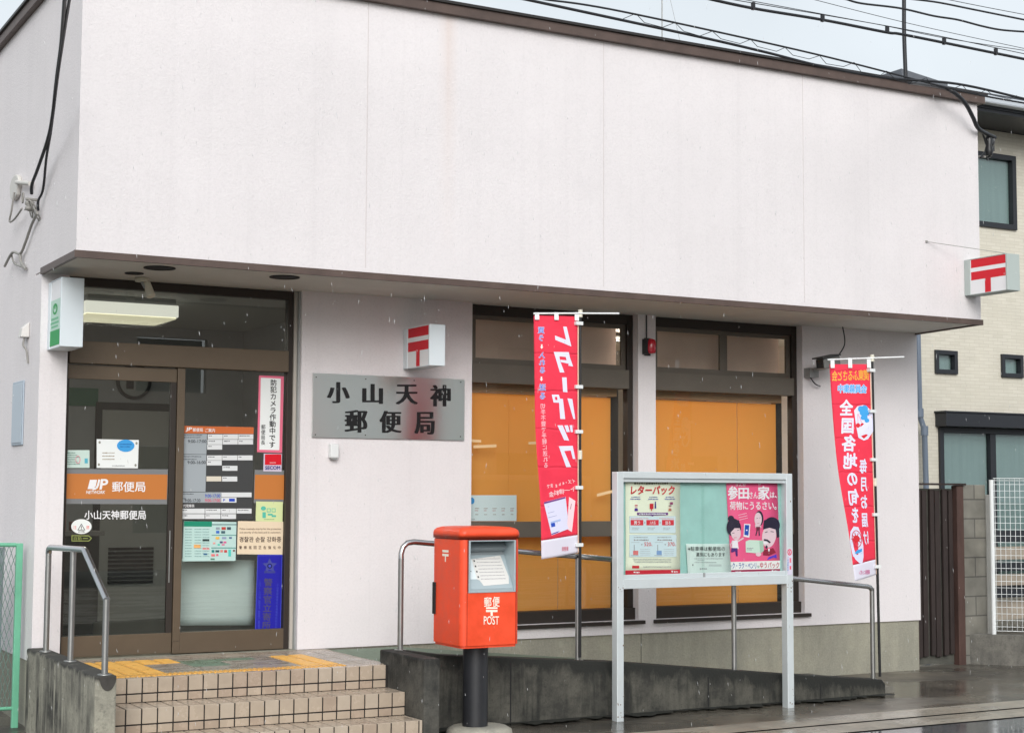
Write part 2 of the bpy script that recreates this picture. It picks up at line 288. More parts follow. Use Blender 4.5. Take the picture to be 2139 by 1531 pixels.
class MB:
    """collects shapes (world coordinates) and links them as ONE mesh object"""
    def __init__(s): s.v = []; s.f = []; s.m = []; s.sm = []
    def add(s, vs, fs, mi=0, smooth=False):
        o = len(s.v); s.v += [tuple(v) for v in vs]
        for f in fs: s.f.append([i + o for i in f]); s.m.append(mi); s.sm.append(smooth)
        return s
    def box(s, x0, x1, y0, y1, z0, z1, mi=0):
        vs = [(x, y, z) for x in (x0, x1) for y in (y0, y1) for z in (z0, z1)]
        return s.add(vs, [(0, 1, 3, 2), (4, 6, 7, 5), (0, 4, 5, 1), (2, 3, 7, 6), (0, 2, 6, 4), (1, 5, 7, 3)], mi)
    def hexa(s, vs, mi=0):   # 8 corners in box order
        return s.add(vs, [(0, 1, 3, 2), (4, 6, 7, 5), (0, 4, 5, 1), (2, 3, 7, 6), (0, 2, 6, 4), (1, 5, 7, 3)], mi)
    def prism(s, poly, z0, z1, mi=0, axis='z', smooth=False):
        n = len(poly)
        def P(a, b, c):
            return {'z': (a, b, c), 'y': (a, c, b), 'x': (c, a, b)}[axis]
        vs = [P(a, b, z0) for a, b in poly] + [P(a, b, z1) for a, b in poly]
        fs = [tuple(range(n))[::-1], tuple(range(n, 2 * n))]
        s.add(vs, fs, mi)
        if smooth: s.add(vs, [], mi)
        o = len(s.v) - 2 * n
        for i in range(n):
            j = (i + 1) % n
            s.f.append([o + i, o + j, o + n + j, o + n + i]); s.m.append(mi); s.sm.append(smooth)
        return s
    def tube(s, pts, r, n=10, mi=0, closed_caps=True, smooth=True):
        pts = [Vector(p) for p in pts]; rs = r if isinstance(r, (list, tuple)) else [r] * len(pts)
        rings = []; up = None
        for i, p in enumerate(pts):
            d = (pts[min(i + 1, len(pts) - 1)] - pts[max(i - 1, 0)]).normalized()
            if up is None: up = Vector((0, 0, 1)) if abs(d.z) < .9 else Vector((1, 0, 0))
            a = d.cross(up).normalized(); bb = a.cross(d).normalized(); up = bb
            rings.append([p + a * (rs[i] * cos(2 * pi * k / n)) + bb * (rs[i] * sin(2 * pi * k / n)) for k in range(n)])
        vs = [v for rg in rings for v in rg]; fs = []
        for i in range(len(pts) - 1):
            for k in range(n):
                fs.append((i * n + k, i * n + (k + 1) % n, (i + 1) * n + (k + 1) % n, (i + 1) * n + k))
        s.add(vs, fs, mi, smooth)
        if closed_caps:
            s.add(rings[0], [tuple(range(n))[::-1]], mi); s.add(rings[-1], [tuple(range(n))], mi)
        return s
    def lathe(s, prof, c, n=24, mi=0, smooth=True):
        vs = [(c[0] + r * cos(2 * pi * k / n), c[1] + r * sin(2 * pi * k / n), c[2] + z) for r, z in prof for k in range(n)]
        fs = [(i * n + k, i * n + (k + 1) % n, (i + 1) * n + (k + 1) % n, (i + 1) * n + k) for i in range(len(prof) - 1) for k in range(n)]
        s.add(vs, fs, mi, smooth)
        s.add(vs[:n], [tuple(range(n))[::-1]], mi); s.add(vs[-n:], [tuple(range(n))], mi)
        return s
    def sheet(s, fn, nu, nv, mi=0, smooth=True):
        vs = [fn(i / nu, j / nv) for j in range(nv + 1) for i in range(nu + 1)]
        fs = [(j * (nu + 1) + i, j * (nu + 1) + i + 1, (j + 1) * (nu + 1) + i + 1, (j + 1) * (nu + 1) + i) for j in range(nv) for i in range(nu)]
        return s.add(vs, fs, mi, smooth)
    def build(s, name, mats, parent=None, bevel=0, seg=2, solid=0):
        me = bpy.data.meshes.new(name)
        off = Vector((0, 0, 0))
        if parent is not None:
            p = parent
            while p is not None: off += p.location; p = p.parent
        me.from_pydata([tuple(Vector(v) - off) for v in s.v], [], s.f)
        if not isinstance(mats, (list, tuple)): mats = [mats]
        for m_ in mats: me.materials.append(m_)
        me.polygons.foreach_set('material_index', s.m); me.polygons.foreach_set('use_smooth', s.sm)
        me.update()
        o = bpy.data.objects.new(name, me); COL.objects.link(o)
        if parent is not None: o.parent = parent
        if bevel:
            b = o.modifiers.new('bevel', 'BEVEL'); b.width = bevel; b.segments = seg; b.limit_method = 'ANGLE'; b.angle_limit = RAD(40); b.use_clamp_overlap = True
        if solid:
            d = o.modifiers.new('thickness', 'SOLIDIFY'); d.thickness = solid; d.offset = 0
        return o
def wnormal(o):
    m_ = o.modifiers.new('weighted', 'WEIGHTED_NORMAL'); m_.weight = 100
    return o
def recalc(o):
    import bmesh
    bm = bmesh.new(); bm.from_mesh(o.data); bmesh.ops.recalc_face_normals(bm, faces=bm.faces); bm.to_mesh(o.data); bm.free()
    return o

GLY = {}
def glyphs(t, bold=0.):
    k = (t, bold)
    if k in GLY: return GLY[k]
    c = bpy.data.curves.new('t', 'FONT'); c.body = t; c.resolution_u = 3; c.offset = bold
    o = bpy.data.objects.new('t', c); COL.objects.link(o)
    dg = bpy.context.evaluated_depsgraph_get()
    me = bpy.data.meshes.new_from_object(o.evaluated_get(dg))
    vs = [(v.co.x, v.co.y) for v in me.vertices]; fs = [tuple(p.vertices) for p in me.polygons]
    bpy.data.objects.remove(o); bpy.data.curves.remove(c); bpy.data.meshes.remove(me)
    GLY[k] = (vs, fs); return GLY[k]

def strokes(b):
    """offsets that thicken a glyph by b"""
    if b == 0: return [(0, 0)]
    if b < 0: return [(b, 0), (b / 2, .004), (0, 0), (-b / 2, -.004), (-b, 0)]      # heavy uprights, thin bars
    n = 4 if b < .045 else 8
    return [(b * .6 * cos(2 * pi * (k + .5) / n), b * .6 * sin(2 * pi * (k + .5) / n)) for k in range(n)] + [(0, 0)]
class Print:
    """flat printed matter: shapes in artwork coordinates (x right, y down) laid on a surface by fn(x, y, layer)"""
    def __init__(s, fn): s.fn = fn; s.mb = MB(); s.mats = []
    def mi(s, m_):
        if m_ not in s.mats: s.mats.append(m_)
        return s.mats.index(m_)
    def poly(s, pts, m_, layer=1):
        s.mb.add([s.fn(x, y, layer) for x, y in pts], [tuple(range(len(pts)))], s.mi(m_))
    def rect(s, x0, y0, x1, y1, m_, layer=1, nx=1, ny=1):
        s.mb.sheet(lambda a, b: s.fn(x0 + (x1 - x0) * a, y0 + (y1 - y0) * b, layer), nx, ny, s.mi(m_), False)
    def frame(s, x0, y0, x1, y1, t, m_, layer=1):
        s.rect(x0, y0, x1, y0 + t, m_, layer); s.rect(x0, y1 - t, x1, y1, m_, layer)
        s.rect(x0, y0 + t, x0 + t, y1 - t, m_, layer); s.rect(x1 - t, y0 + t, x1, y1 - t, m_, layer)
    def oval(s, cx, cy, rx, ry, m_, layer=1, n=28, rot=0):
        s.poly([(cx + rx * cos(a) * cos(rot) - ry * sin(a) * sin(rot), cy + rx * cos(a) * sin(rot) + ry * sin(a) * cos(rot)) for a in [2 * pi * k / n for k in range(n)]], m_, layer)
    def ring(s, cx, cy, rx, ry, t, m_, layer=1, n=28):
        vs = []
        for k in range(n):
            a = 2 * pi * k / n; vs += [s.fn(cx + rx * cos(a), cy + ry * sin(a), layer), s.fn(cx + (rx - t) * cos(a), cy + (ry - t) * sin(a), layer)]
        s.mb.add(vs, [(2 * k, 2 * ((k + 1) % n), 2 * ((k + 1) % n) + 1, 2 * k + 1) for k in range(n)], s.mi(m_))
    def line(s, pts, t, m_, layer=1):
        for (x0, y0), (x1, y1) in zip(pts, pts[1:]):
            d = math.hypot(x1 - x0, y1 - y0) or 1; a, b = -(y1 - y0) / d * t / 2, (x1 - x0) / d * t / 2
            s.poly([(x0 + a, y0 + b), (x1 + a, y1 + b), (x1 - a, y1 - b), (x0 - a, y0 - b)], m_, layer)
    def text(s, t, x0, y0, x1, y1, m_, layer=2, bold=0., flip=False, rot=0., shear=0.):
        """one line of writing fitted to the box"""
        vs, fs = glyphs(t)
        if not vs: return
        ax, bx = min(v[0] for v in vs), max(v[0] for v in vs); ay, by = min(v[1] for v in vs), max(v[1] for v in vs)
        for k, (ox, oy) in enumerate(strokes(bold)):
            out = []
            for x, y in vs:
                u = (x + ox - ax) / max(bx - ax, 1e-6); v = (by - y - oy) / max(by - ay, 1e-6)
                if flip: u = 1 - u
                X = x0 + (x1 - x0) * u + shear * (1 - v); Y = y0 + (y1 - y0) * v
                out.append(s.fn(X, Y, layer + k * .06))
            s.mb.add(out, fs, s.mi(m_))
    def chars(s, t, cells, m_, layer=2, bold=0., flip=False, shear=None, outline=None, ob=.06):
        """one character per cell (x0,y0,x1,y1), keeping the em box"""
        for ch, (x0, y0, x1, y1) in zip(t, cells):
            if ch == ' ': continue
            for mm, bb, ly in (([(outline, bold + ob, layer)] if outline else []) + [(m_, bold, layer + (1 if outline else 0))]):
                vs, fs = glyphs(ch)
                for k, (ox, oy) in enumerate(strokes(bb)):
                    out = []
                    for x, y in vs:
                        u, v = x + ox, .86 - y - oy
                        if ch in 'ー～': u, v = 1 - v, u
                        if flip: u = 1 - u
                        out.append(s.fn(x0 + (x1 - x0) * u, y0 + (y1 - y0) * v, ly + k * .06))
                    s.mb.add(out, fs, s.mi(mm))
    def vert(s, t, cx, y0, y1, wdt, m_, layer=2, bold=0., flip=False, outline=None, dx=0., fill=.98, ob=.06):
        n = len(t); h = (y1 - y0) / n
        s.chars(t, [(cx + dx * i - wdt / 2, y0 + h * i, cx + dx * i + wdt / 2, y0 + h * (i + fill)) for i in range(n)], m_, layer, bold, flip, None, outline, ob)
    def micro(s, x0, x1, y, h, m_, layer=1, rnd=None):
        """small print too fine to read"""
        rnd = rnd or random; x = x0
        while x < x1 - h * .3:
            wd = min(h * rnd.uniform(.5, 1.1), x1 - x); s.rect(x, y - h / 2 * rnd.uniform(.5, 1), x + wd, y + h / 2 * rnd.uniform(.5, 1), m_, layer); x += wd + h * rnd.uniform(.2, .4)
    def build(s, name, parent):
        return s.mb.build(name, s.mats, parent)

LAY = .0009
def flat(x0, x1, z0, z1, y, a0, a1, b0, b1):
    """artwork box a0..a1 x b0..b1 on a face that looks towards the street (-Y)"""
    return lambda a, b, l: (x0 + (x1 - x0) * (a - a0) / (a1 - a0), y - LAY * l, z1 + (z0 - z1) * (b - b0) / (b1 - b0))
def side(x, y0, y1, z0, z1, a0, a1, b0, b1):
    """artwork on a face that looks to -X; y0 is its left (far) edge"""
    return lambda a, b, l: (x - LAY * l, y0 + (y1 - y0) * (a - a0) / (a1 - a0), z1 + (z0 - z1) * (b - b0) / (b1 - b0))
def post_mark(p, x0, y0, x1, y1, m_, layer=1, bar=.22):
    """the two-bar postal mark"""
    h = y1 - y0; wd = x1 - x0
    p.rect(x0, y0, x1, y0 + h * bar, m_, layer); p.rect(x0, y0 + h * .33, x1, y0 + h * (.33 + bar), m_, layer)
    p.rect(x0 + wd * .42, y0 + h * (.33 + bar), x0 + wd * .58, y1, m_, layer)
def curve_pts(pts, n=8):
    """smooth curve through points (Catmull-Rom)"""
    P = [Vector(p) for p in pts]; out = []
    for i in range(len(P) - 1):
        a, b, c, d = P[max(i - 1, 0)], P[i], P[i + 1], P[min(i + 2, len(P) - 1)]
        for k in range(n):
            t = k / n; out.append(.5 * ((2 * b) + (c - a) * t + (2 * a - 5 * b + 4 * c - d) * t * t + (3 * b - a - 3 * c + d) * t ** 3))
    return out + [P[-1]]
def sag(a, b, drop, n=24):
    a, b = Vector(a), Vector(b)
    return [a.lerp(b, k / n) - Vector((0, 0, drop * 4 * (k / n) * (1 - k / n))) for k in range(n + 1)]

# ------------------------------------------------------------------ ground and road
def gz(y): return -.445 + .035 * y
WETC = concrete('wet_apron_concrete', (.17, .15, .12), (.075, .068, .058), (.032, .030, .027), 1.1, .6, .6, .22)
GUT = concrete('wet_gutter_concrete', (.42, .38, .31), (.30, .275, .23), (.07, .066, .058), 2.0, .5, .5, .3)
ROADM = mat('wet_asphalt', (.12, .125, .13), .09, var=.35, vscale=2.5, spec=1., bump=.03, bscale=30, rvar=.07)
SOIL = mat('distant_ground', (.10, .10, .09), .9, var=.2, vscale=.3)
def wetten(m_, lo, hi, scale):
    nt = m_.node_tree; b = nt.nodes['Principled BSDF']; L = nt.links.new
    tc = N(nt, 'ShaderNodeTexCoord'); mp = N(nt, 'ShaderNodeMapping'); mp.inputs['Scale'].default_value = (.6, 1.6, 1); L(tc.outputs['Object'], mp.inputs[0])
    n = N(nt, 'ShaderNodeTexNoise'); n.inputs['Scale'].default_value = scale; n.inputs['Detail'].default_value = 5; L(mp.outputs[0], n.inputs['Vector'])
    r = N(nt, 'ShaderNodeMapRange'); r.inputs[1].default_value = .4; r.inputs[2].default_value = .62; r.inputs[3].default_value = lo; r.inputs[4].default_value = hi
    L(n.outputs[0], r.inputs[0]); L(r.outputs[0], b.inputs['Roughness'])
    for k in nt.nodes:
        if k.type == 'BUMP': k.inputs['Strength'].default_value = .12
wetten(WETC, .06, .45, 1.3); wetten(GUT, .12, .5, 1.6)
def strip(name, y0, y1, z0, z1, m_, x0=-70, x1=90):
    mb = MB(); mb.sheet(lambda a, b: (x0 + (x1 - x0) * a, y0 + (y1 - y0) * b, z0 + (z1 - z0) * b), 40, 4, 0, False)
    return tag(recalc(mb.build(name, m_)), None, kind='structure')
strip('ground', -260, 260, -.80, -.80, SOIL, -260, 260)
strip('forecourt', -2.00, 14, gz(-2.0), gz(3), WETC)
gut = strip('gutter', -2.29, -2.012, gz(-2.29) + .004, gz(-2.0) + .004, GUT)
gut2 = strip('gutter', -2.60, -2.302, gz(-2.6), gz(-2.3) - .002, GUT)
strip('gutter_bed', -2.62, -1.95, gz(-2.62) - .012, gz(-1.95) - .012, GROUT)
strip('road', -8.6, -2.61, -.60, gz(-2.61) - .006, ROADM)
strip('far_pavement', -16, -8.6, -.48, -.48, GUT)
mb = MB(); mb.box(-70, 90, -8.75, -8.59, -.7, -.476); tag(mb.build('far_kerb', GUT), None, kind='structure')

mb = MB(); rs = random.Random(5); n = 90; top = []
for k in range(n + 1):
    x = 2.45 + (7.12 - 2.45) * k / n; wd = .035 + .07 * rs.random() ** 2 + .05 * (sin(k * .35) > .3)
    top.append((x, wd))
for k in range(n):
    (xa, wa), (xb, wb) = top[k], top[k + 1]
    mb.add([(xa, -1.30, gz(-1.3) + .006), (xb, -1.30, gz(-1.3) + .006), (xb, -1.30 - wb, gz(-1.3 - wb) + .004), (xa, -1.30 - wa, gz(-1.3 - wa) + .004)], [(3, 2, 1, 0)])
tag(mb.build('moss_strip', mat('wet_moss', (.016, .017, .013), .7, var=.5, vscale=14, bump=.6, bscale=50)), 'black wet moss along the foot of the ramp wall', 'moss', kind='stuff')

# ------------------------------------------------------------------ post office building
B = empty('post_office', 'long single storey post office with pale pink rendered walls, overhanging upper storey and brown trims', 'building', (0, 0, 0))
XR, XL, ZS, ZT, OV = 8.72, 8.57, 2.875, 5.0, 1.025
def wall_holes(mb, x0, x1, z0, z1, y0, y1, holes):
    xs = sorted({x0, x1, *[v for h in holes for v in h[:2]]}); zs = sorted({z0, z1, *[v for h in holes for v in h[2:]]})
    solid = lambda i, j: 0 <= i < len(xs) - 1 and 0 <= j < len(zs) - 1 and not any(h[0] <= xs[i] and xs[i + 1] <= h[1] and h[2] <= zs[j] and zs[j + 1] <= h[3] for h in holes)
    for i in range(len(xs) - 1):
        for j in range(len(zs) - 1):
            if not solid(i, j): continue
            a, b, c, d = xs[i], xs[i + 1], zs[j], zs[j + 1]
            mb.add([(a, y0, c), (b, y0, c), (b, y0, d), (a, y0, d)], [(0, 1, 2, 3)]); mb.add([(a, y1, c), (b, y1, c), (b, y1, d), (a, y1, d)], [(3, 2, 1, 0)])
            if not solid(i - 1, j): mb.add([(a, y0, c), (a, y1, c), (a, y1, d), (a, y0, d)], [(3, 2, 1, 0)])
            if not solid(i + 1, j): mb.add([(b, y0, c), (b, y1, c), (b, y1, d), (b, y0, d)], [(0, 1, 2, 3)])
            if not solid(i, j - 1): mb.add([(a, y0, c), (b, y0, c), (b, y1, c), (a, y1, c)], [(3, 2, 1, 0)])
            if not solid(i, j + 1): mb.add([(a, y0, d), (b, y0, d), (b, y1, d), (a, y1, d)], [(0, 1, 2, 3)])
DOOR = (.205, 2.075, 0, ZS); WINS = [(3.632, 5.335, .12, ZS), (5.527, 7.24, .12, ZS)]
mb = MB(); wall_holes(mb, 0, XR, 0, ZS, 0, .22, [DOOR] + WINS)
mb.box(0, .2, .22, 9, 0, ZS + .012); mb.box(XR - .2, XR, .22, 9, 0, ZS + .012); mb.box(0.2, XR - .2, 8.8, 9, 0, ZS)
mb.build('lower_wall', WALL, B)
mb = MB(); mb.prism([(0, -OV), (XL, -OV), (XR, 0), (XR, 9), (0, 9)], ZS + .012, ZT)
uw = recalc(mb.build('upper_wall', WALL, B))
# hairline panel joints
for x in (2.176, 4.311, 6.422): mb = MB(); mb.box(x - .0035, x + .0035, -OV - .0015, -OV + .01, ZS + .07, ZT - .003); mb.build('panel_joint', mat('joint_sealant', (.66, .61, .61), .9), B)
mb = MB(); mb.prism([(.004, -OV + .004), (XL - .004, -OV + .004), (XR - .004, 0), (XR - .004, 8.9), (.21, 8.9), (.004, 0)], ZS, ZS + .01)
recalc(mb.build('soffit', SOFFIT, B))
mb = MB()
mb.box(-.014, XL + .014, -OV - .016, -OV + .012, ZS - .014, ZS + .036)
mb.box(-.014, .014, -OV + .012, -.002, ZS - .014, ZS + .034)
mb.hexa([(XL - .012, -OV + .012, ZS - .013), (XL - .012, -OV + .012, ZS + .034), (XR - .025, -.002, ZS - .013), (XR - .025, -.002, ZS + .034), (XL + .014, -OV + .012, ZS - .013), (XL + .014, -OV + .012, ZS + .034), (XR + .012, -.002, ZS - .013), (XR + .012, -.002, ZS + .034)])
recalc(mb.build('overhang_trim', BROWN, B))
mb = MB(); mb.box(-.05, XL + .05, -OV - .055, -OV + .2, ZT, ZT + .075); mb.box(-.05, .2, -OV + .2, 9.05, ZT, ZT + .075); mb.box(XL - .2, XR + .05, -OV + .2, 9.05, ZT, ZT + .0745)
mb.build('coping', BROWN, B)
mb = MB(); mb.box(-.07, XL + .07, -OV - .075, -OV + .25, ZT + .0765, ZT + .098); mb.box(-.07, .25, -OV + .25, 9.07, ZT + .0765, ZT + .098); mb.box(.25, XR, -OV + .25, 9, ZT + .05, ZT + .07)
mb.build('roof', mat('roof_edge_dark', (.02, .017, .016), .5), B)
mb = MB(); mb.box(.012, XR - .012, .018, 8.9, -.9, -.002); mb.build('plinth', PLINTH, B)
mb = MB(); mb.box(5.372, 5.376, .0155, .02, -.75, -.004); mb.build('plinth_joint', BLACK, B)

# windows
for wi, (x0, x1, z0, z1) in enumerate(WINS):
    f = MB(); y0, y1 = .085, .165
    f.box(x0, x0 + .035, y0, y1, z0, z1 - .002); f.box(x1 - .06, x1, y0, y1, z0, z1 - .002)
    f.box(x0 + .035, x1 - .06, y0, y1, z1 - .09, z1 - .002)                        # head
    f.box(x0 - .0, x1, .05, y1 + .002, z0, z0 + .105)                              # deep sill frame
    f.box(x0 - .03, x1 + .055, -.035, .05, z0 - .035, z0 - .003)                   # projecting sill
    wobj = f.build('window', BRONZE_D, B, bevel=.003)
    t = MB(); t.box(x0 + .035, x1 - .06, .055, y1, 2.195, 2.365); t.build('transom_bar', GREYB, wobj, bevel=.003)
    t = MB(); t.box(x0 + .035, x1 - .06, .075, y1, .865, 1.0); t.build('middle_rail', GREYB, wobj, bevel=.003)
    mid = (x0 + x1) / 2 - .01
    for k, (a, b) in enumerate(((x0 + .037, mid - .004), (mid + .004, x1 - .062))):
        q = MB(); yy = .092 if k == 0 else .112
        q.box(a, b, yy, yy + .03, 2.367, 2.412); q.box(a, b, yy, yy + .03, 2.745, 2.784); q.box(a, a + .045, yy, yy + .03, 2.412, 2.745); q.box(b - .045, b, yy, yy + .03, 2.412, 2.745)
        q.build('sash', GREYB, wobj, bevel=.002)
        g = MB(); g.box(a + .045, b - .045, yy + .012, yy + .017, 2.412, 2.745); g.build('pane', GLASS, wobj)
    g = MB(); g.box(x0 + .035, x1 - .06, .120, .126, 1.0, 2.195); g.build('pane', GLASS, wobj)
    g = MB(); g.box(x0 + .035, x1 - .06, .120, .126, z0 + .105, .865); g.build('pane', GLASS, wobj)
    g = MB(); xe = x1 - .145
    seams = [x0 + .49, x0 + 1.0, x1 - .52] if wi == 0 else [x0 + .36, x0 + 1.1]
    xs = [x0 + .03] + seams + [xe]
    for k in range(len(xs) - 1): g.box(xs[k] + .004, xs[k + 1], .235 + .004 * (k % 2), .239 + .004 * (k % 2), z0 + .02, 2.12)
    g.build('roller_blind', BLIND, wobj)
    g = MB(); g.box(x0 + .05, x1 - .1, .2, .28, 2.13, 2.2); g.build('blind_head', mat('blind_head', (.42, .25, .13), .7), wobj)
    g = MB(); g.box(x0 + .02, x1 - .02, .34, .36, 2.2, 2.8); g.build('reflection_panel', mat('reflection_panel', (.70, .53, .44), .9, var=.10, vscale=2), wobj)  # pinkish brown panel stands in for reflections in the upper panes
    g = MB(); g.box(x1 - .14, x1 - .02, .30, .31, z0, 2.2); g.build('gap_shade', BLACK, wobj)  # matt black panel stands in for shade in the gap beside the blind

# entrance screen
D = MB(); x0, x1 = DOOR[0], 2.035; y0, y1 = .085, .165
D.box(x0, x0 + .028, y0, y1, 0, ZS - .002); D.box(x1 - .045, x1, y0, y1, 0, ZS - .002); D.box(x0 + .028, x1 - .045, y0, y1, ZS - .07, ZS - .002)
DO = D.build('entrance_frame', BRONZE_D, B, bevel=.003)
t = MB(); t.box(x0 + .028, x1 - .045, .055, .17, 2.215, 2.385); t.build('transom_bar', BRONZE, DO, bevel=.004)
t = MB(); t.box(1.082, 1.142, .08, .165, .10, 2.215); t.build('mullion', BRONZE, DO, bevel=.003)
t = MB(); t.box(1.142, x1 - .045, .08, .165, .005, .165); t.box(1.082, 1.142, .08, .165, .005, .0995); t.build('bottom_rail', BRONZE, DO, bevel=.003)
t = MB(); t.box(x0 + .028, x1 - .045, .112, .118, 2.385, ZS - .07); t.build('fanlight_pane', GLASSD, DO)
t = MB(); t.box(1.142, x1 - .045, .128, .134, .165, 2.215); t.build('fixed_pane', GLASSD, DO)
t = MB(); t.box(x1 + .002, x1 + .0385, .07, .18, 0, ZS - .002); t.build('jamb_strip', mat('jamb_cream', (.50, .46, .41), .6), DO)
t = MB(); t.box(x1 + .0385 - .012, x1 + .0385, .035, .0695, 0, ZS - .002); t.build('corner_bead', ALUD, DO)
DL = MB(); a, b = x0 + .03, 1.078
DL.box(a, b, .095, .135, .012, .165); DL.box(a, b, .095, .135, 2.10, 2.205); DL.box(b - .045, b, .095, .135, .165, 2.10, 1); DL.box(a, a + .012, .095, .135, .165, 2.10, 1)
DLo = DL.build('sliding_door', [BRONZE, BRONZE_D], B, bevel=.002)
t = MB(); t.box(a + .012, b - .045, .112, .118, .165, 2.10); t.build('door_pane', GLASSD, DLo)
t = MB(); t.tube([(b - .03, .092, .55), (b - .03, .092, .95)], .006, 8); t.build('pull', STEELD, DLo)
for x, y, r in ((.68, -.72, .115), (1.645, -.72, .115), (.60, -.34, .07)):
    t = MB(); t.lathe([(r, 0), (r, -.006), (r * .86, -.006), (r * .84, .0)], (x, y, ZS - .001), 28); t.lathe([(r * .84, -.0035), (r * .84, -.003)], (x, y, ZS), 28, 1)
    t.build('downlight', [BLACK, BLACK], B)

# interior seen through the entrance glass
INT = mat('interior_wall', (.31, .32, .325), .9, var=.08, vscale=1.5); INTD = mat('interior_dark', (.05, .05, .05), .8)
t = MB(); t.box(.2, 8.5, 3.3, 3.4, 0, ZS); t.box(2.75, 2.85, .22, 3.3, 0, ZS); t.build('inner_partition', INT, B)
t = MB(); t.box(.2, 2.75, .23, 3.3, -.004, .004); t.build('inner_floor', mat('vinyl_floor', (.14, .14, .13), .35), B)
t = MB(); t.box(.21, 2.74, .23, 3.29, ZS - .02, ZS - .004); t.build('inner_ceiling', mat('ceiling_board', (.42, .42, .40), .9), B)

o = empty('ceiling_light', 'square white fluorescent ceiling light glowing inside the entrance', 'ceiling light', (.97, 1.25, 2.70))
t = MB(); t.box(.58, 1.32, .95, 1.55, 2.80, 2.85); t.build('housing', GREYP, o)
t = MB(); t.box(.56, 1.34, .93, 1.57, 2.70, 2.80); t.build('side_panel', mat('lit_side', (.80, .78, .70), .5, emit=(1, .96, .84), estr=.62), o, bevel=.006)
t = MB(); t.box(.575, 1.325, .945, 1.555, 2.685, 2.699); t.build('diffuser', mat('lit_diffuser', (.8, .78, .62), .5, emit=(1, .91, .62), estr=.46), o, bevel=.004)
def lamp(name, loc, rot, sx, sy, e, parent, col=(1, .93, .82)):
    l = bpy.data.lights.new(name, 'AREA'); l.shape = 'RECTANGLE'; l.size = sx; l.size_y = sy; l.energy = e; l.color = col
    q = bpy.data.objects.new(name, l); COL.objects.link(q); q.parent = parent; q.location = Vector(loc) - parent.location; q.rotation_euler = rot
lamp('lamp', (.95, 1.25, 2.66), (0, 0, 0), .7, .6, 13, o)
o = empty('blind_backlights', 'unseen lamps added behind the orange blinds to brighten them', 'ceiling light', (5.4, 1.2, 2.78))
t = MB(); t.box(3.6, 7.2, 1.5, 1.7, 2.79, 2.84); t.build('housing', GREYP, o)
for x in (4.45, 6.35): lamp('lamp', (x, 1.6, 2.74), (RAD(-42), 0, 0), 1.5, .5, 48, o)  # added area lamps, tilted at the blinds to make them glow
o = empty('wall_clock', 'round dark rimmed clock on the inner wall behind the sliding door', 'clock', (1.63, 3.28, 2.2))
t = MB(); vs = []
n = 32
for k in range(n):
    a = 2 * pi * k / n
    for r, y in ((.17, 3.299), (.17, 3.25), (.145, 3.25), (.145, 3.299)): vs.append((1.63 + r * cos(a), y, 2.31 + r * sin(a)))
t.add(vs, [(4 * k + j, 4 * k + (j + 1) % 4, 4 * ((k + 1) % n) + (j + 1) % 4, 4 * ((k + 1) % n) + j) for k in range(n) for j in range(4)])
t.build('rim', BLACKG, o)
t = MB(); t.prism([(1.63 + .146 * cos(2 * pi * k / n), 2.31 + .146 * sin(2 * pi * k / n)) for k in range(n)], 3.285, 3.297, axis='y'); t.build('dial', mat('clock_dial', (.30, .32, .31), .6), o)
t = MB(); t.box(1.626, 1.634, 3.28, 3.284, 2.31, 2.40); t.box(1.56, 1.632, 3.28, 3.284, 2.236, 2.314); t.build('hands', BLACK, o)
o = MB(); o.box(.93, 1.29, 3.28, 3.298, 2.06, 2.23); tag(o.build('exit_sign_panel', mat('green_panel', (.03, .12, .07), .5)), 'dark green panel high on the inner wall left of the clock', 'sign')
o = empty('inner_door', 'pale inner door with a dark frame on the back wall of the lobby', 'door', (1.63, 3.29, 0))
t = MB(); t.box(1.27, 1.33, 3.262, 3.298, 0, 2.1); t.box(1.99, 2.05, 3.262, 3.298, 0, 2.1); t.box(1.33, 1.99, 3.262, 3.298, 2.03, 2.1); t.build('frame', INTD, o)
t = MB(); t.box(1.332, 1.988, 3.275, 3.297, .01, 2.028); t.build('leaf', mat('door_leaf', (.34, .34, .32), .7), o)
t = MB()
for k in range(9): t.box(1.42, 1.86, 3.262, 3.274, .36 + .04 * k, .385 + .04 * k)
t.build('louvre', BLACK, o)
o = empty('writing_counter', 'dark counter with papers standing in the lobby behind the sliding door', 'counter', (.8, 2.2, 0))
t = MB(); t.box(.42, 1.02, 1.9, 2.35, .86, .90); t.build('worktop', mat('counter_top', (.16, .15, .14), .5), o)
t = MB(); t.box(.5, .96, 1.98, 2.3, 0, .86); t.build('cabinet', INTD, o)
t = MB(); t.box(.55, .72, 2.05, 2.25, .9, 1.06); t.box(.78, .9, 2.02, 2.2, .9, .98); t.build('leaflets', mat('leaflets', (.35, .18, .16), .7), o)
o = MB()
o.sheet(lambda a, b: (1.19 + .62 * a, .30 + .012 * sin(a * 5) + .01 * sin(b * 4 + a * 3), .72 - .52 * b - .02 * a), 10, 8)
o = o.build('white_blind_sheet', mat('white_sheet', (.80, .87, .85), .8), None, solid=.0015)
tag(o, 'plain white sheet hung low behind the fixed entrance pane', 'sheet')

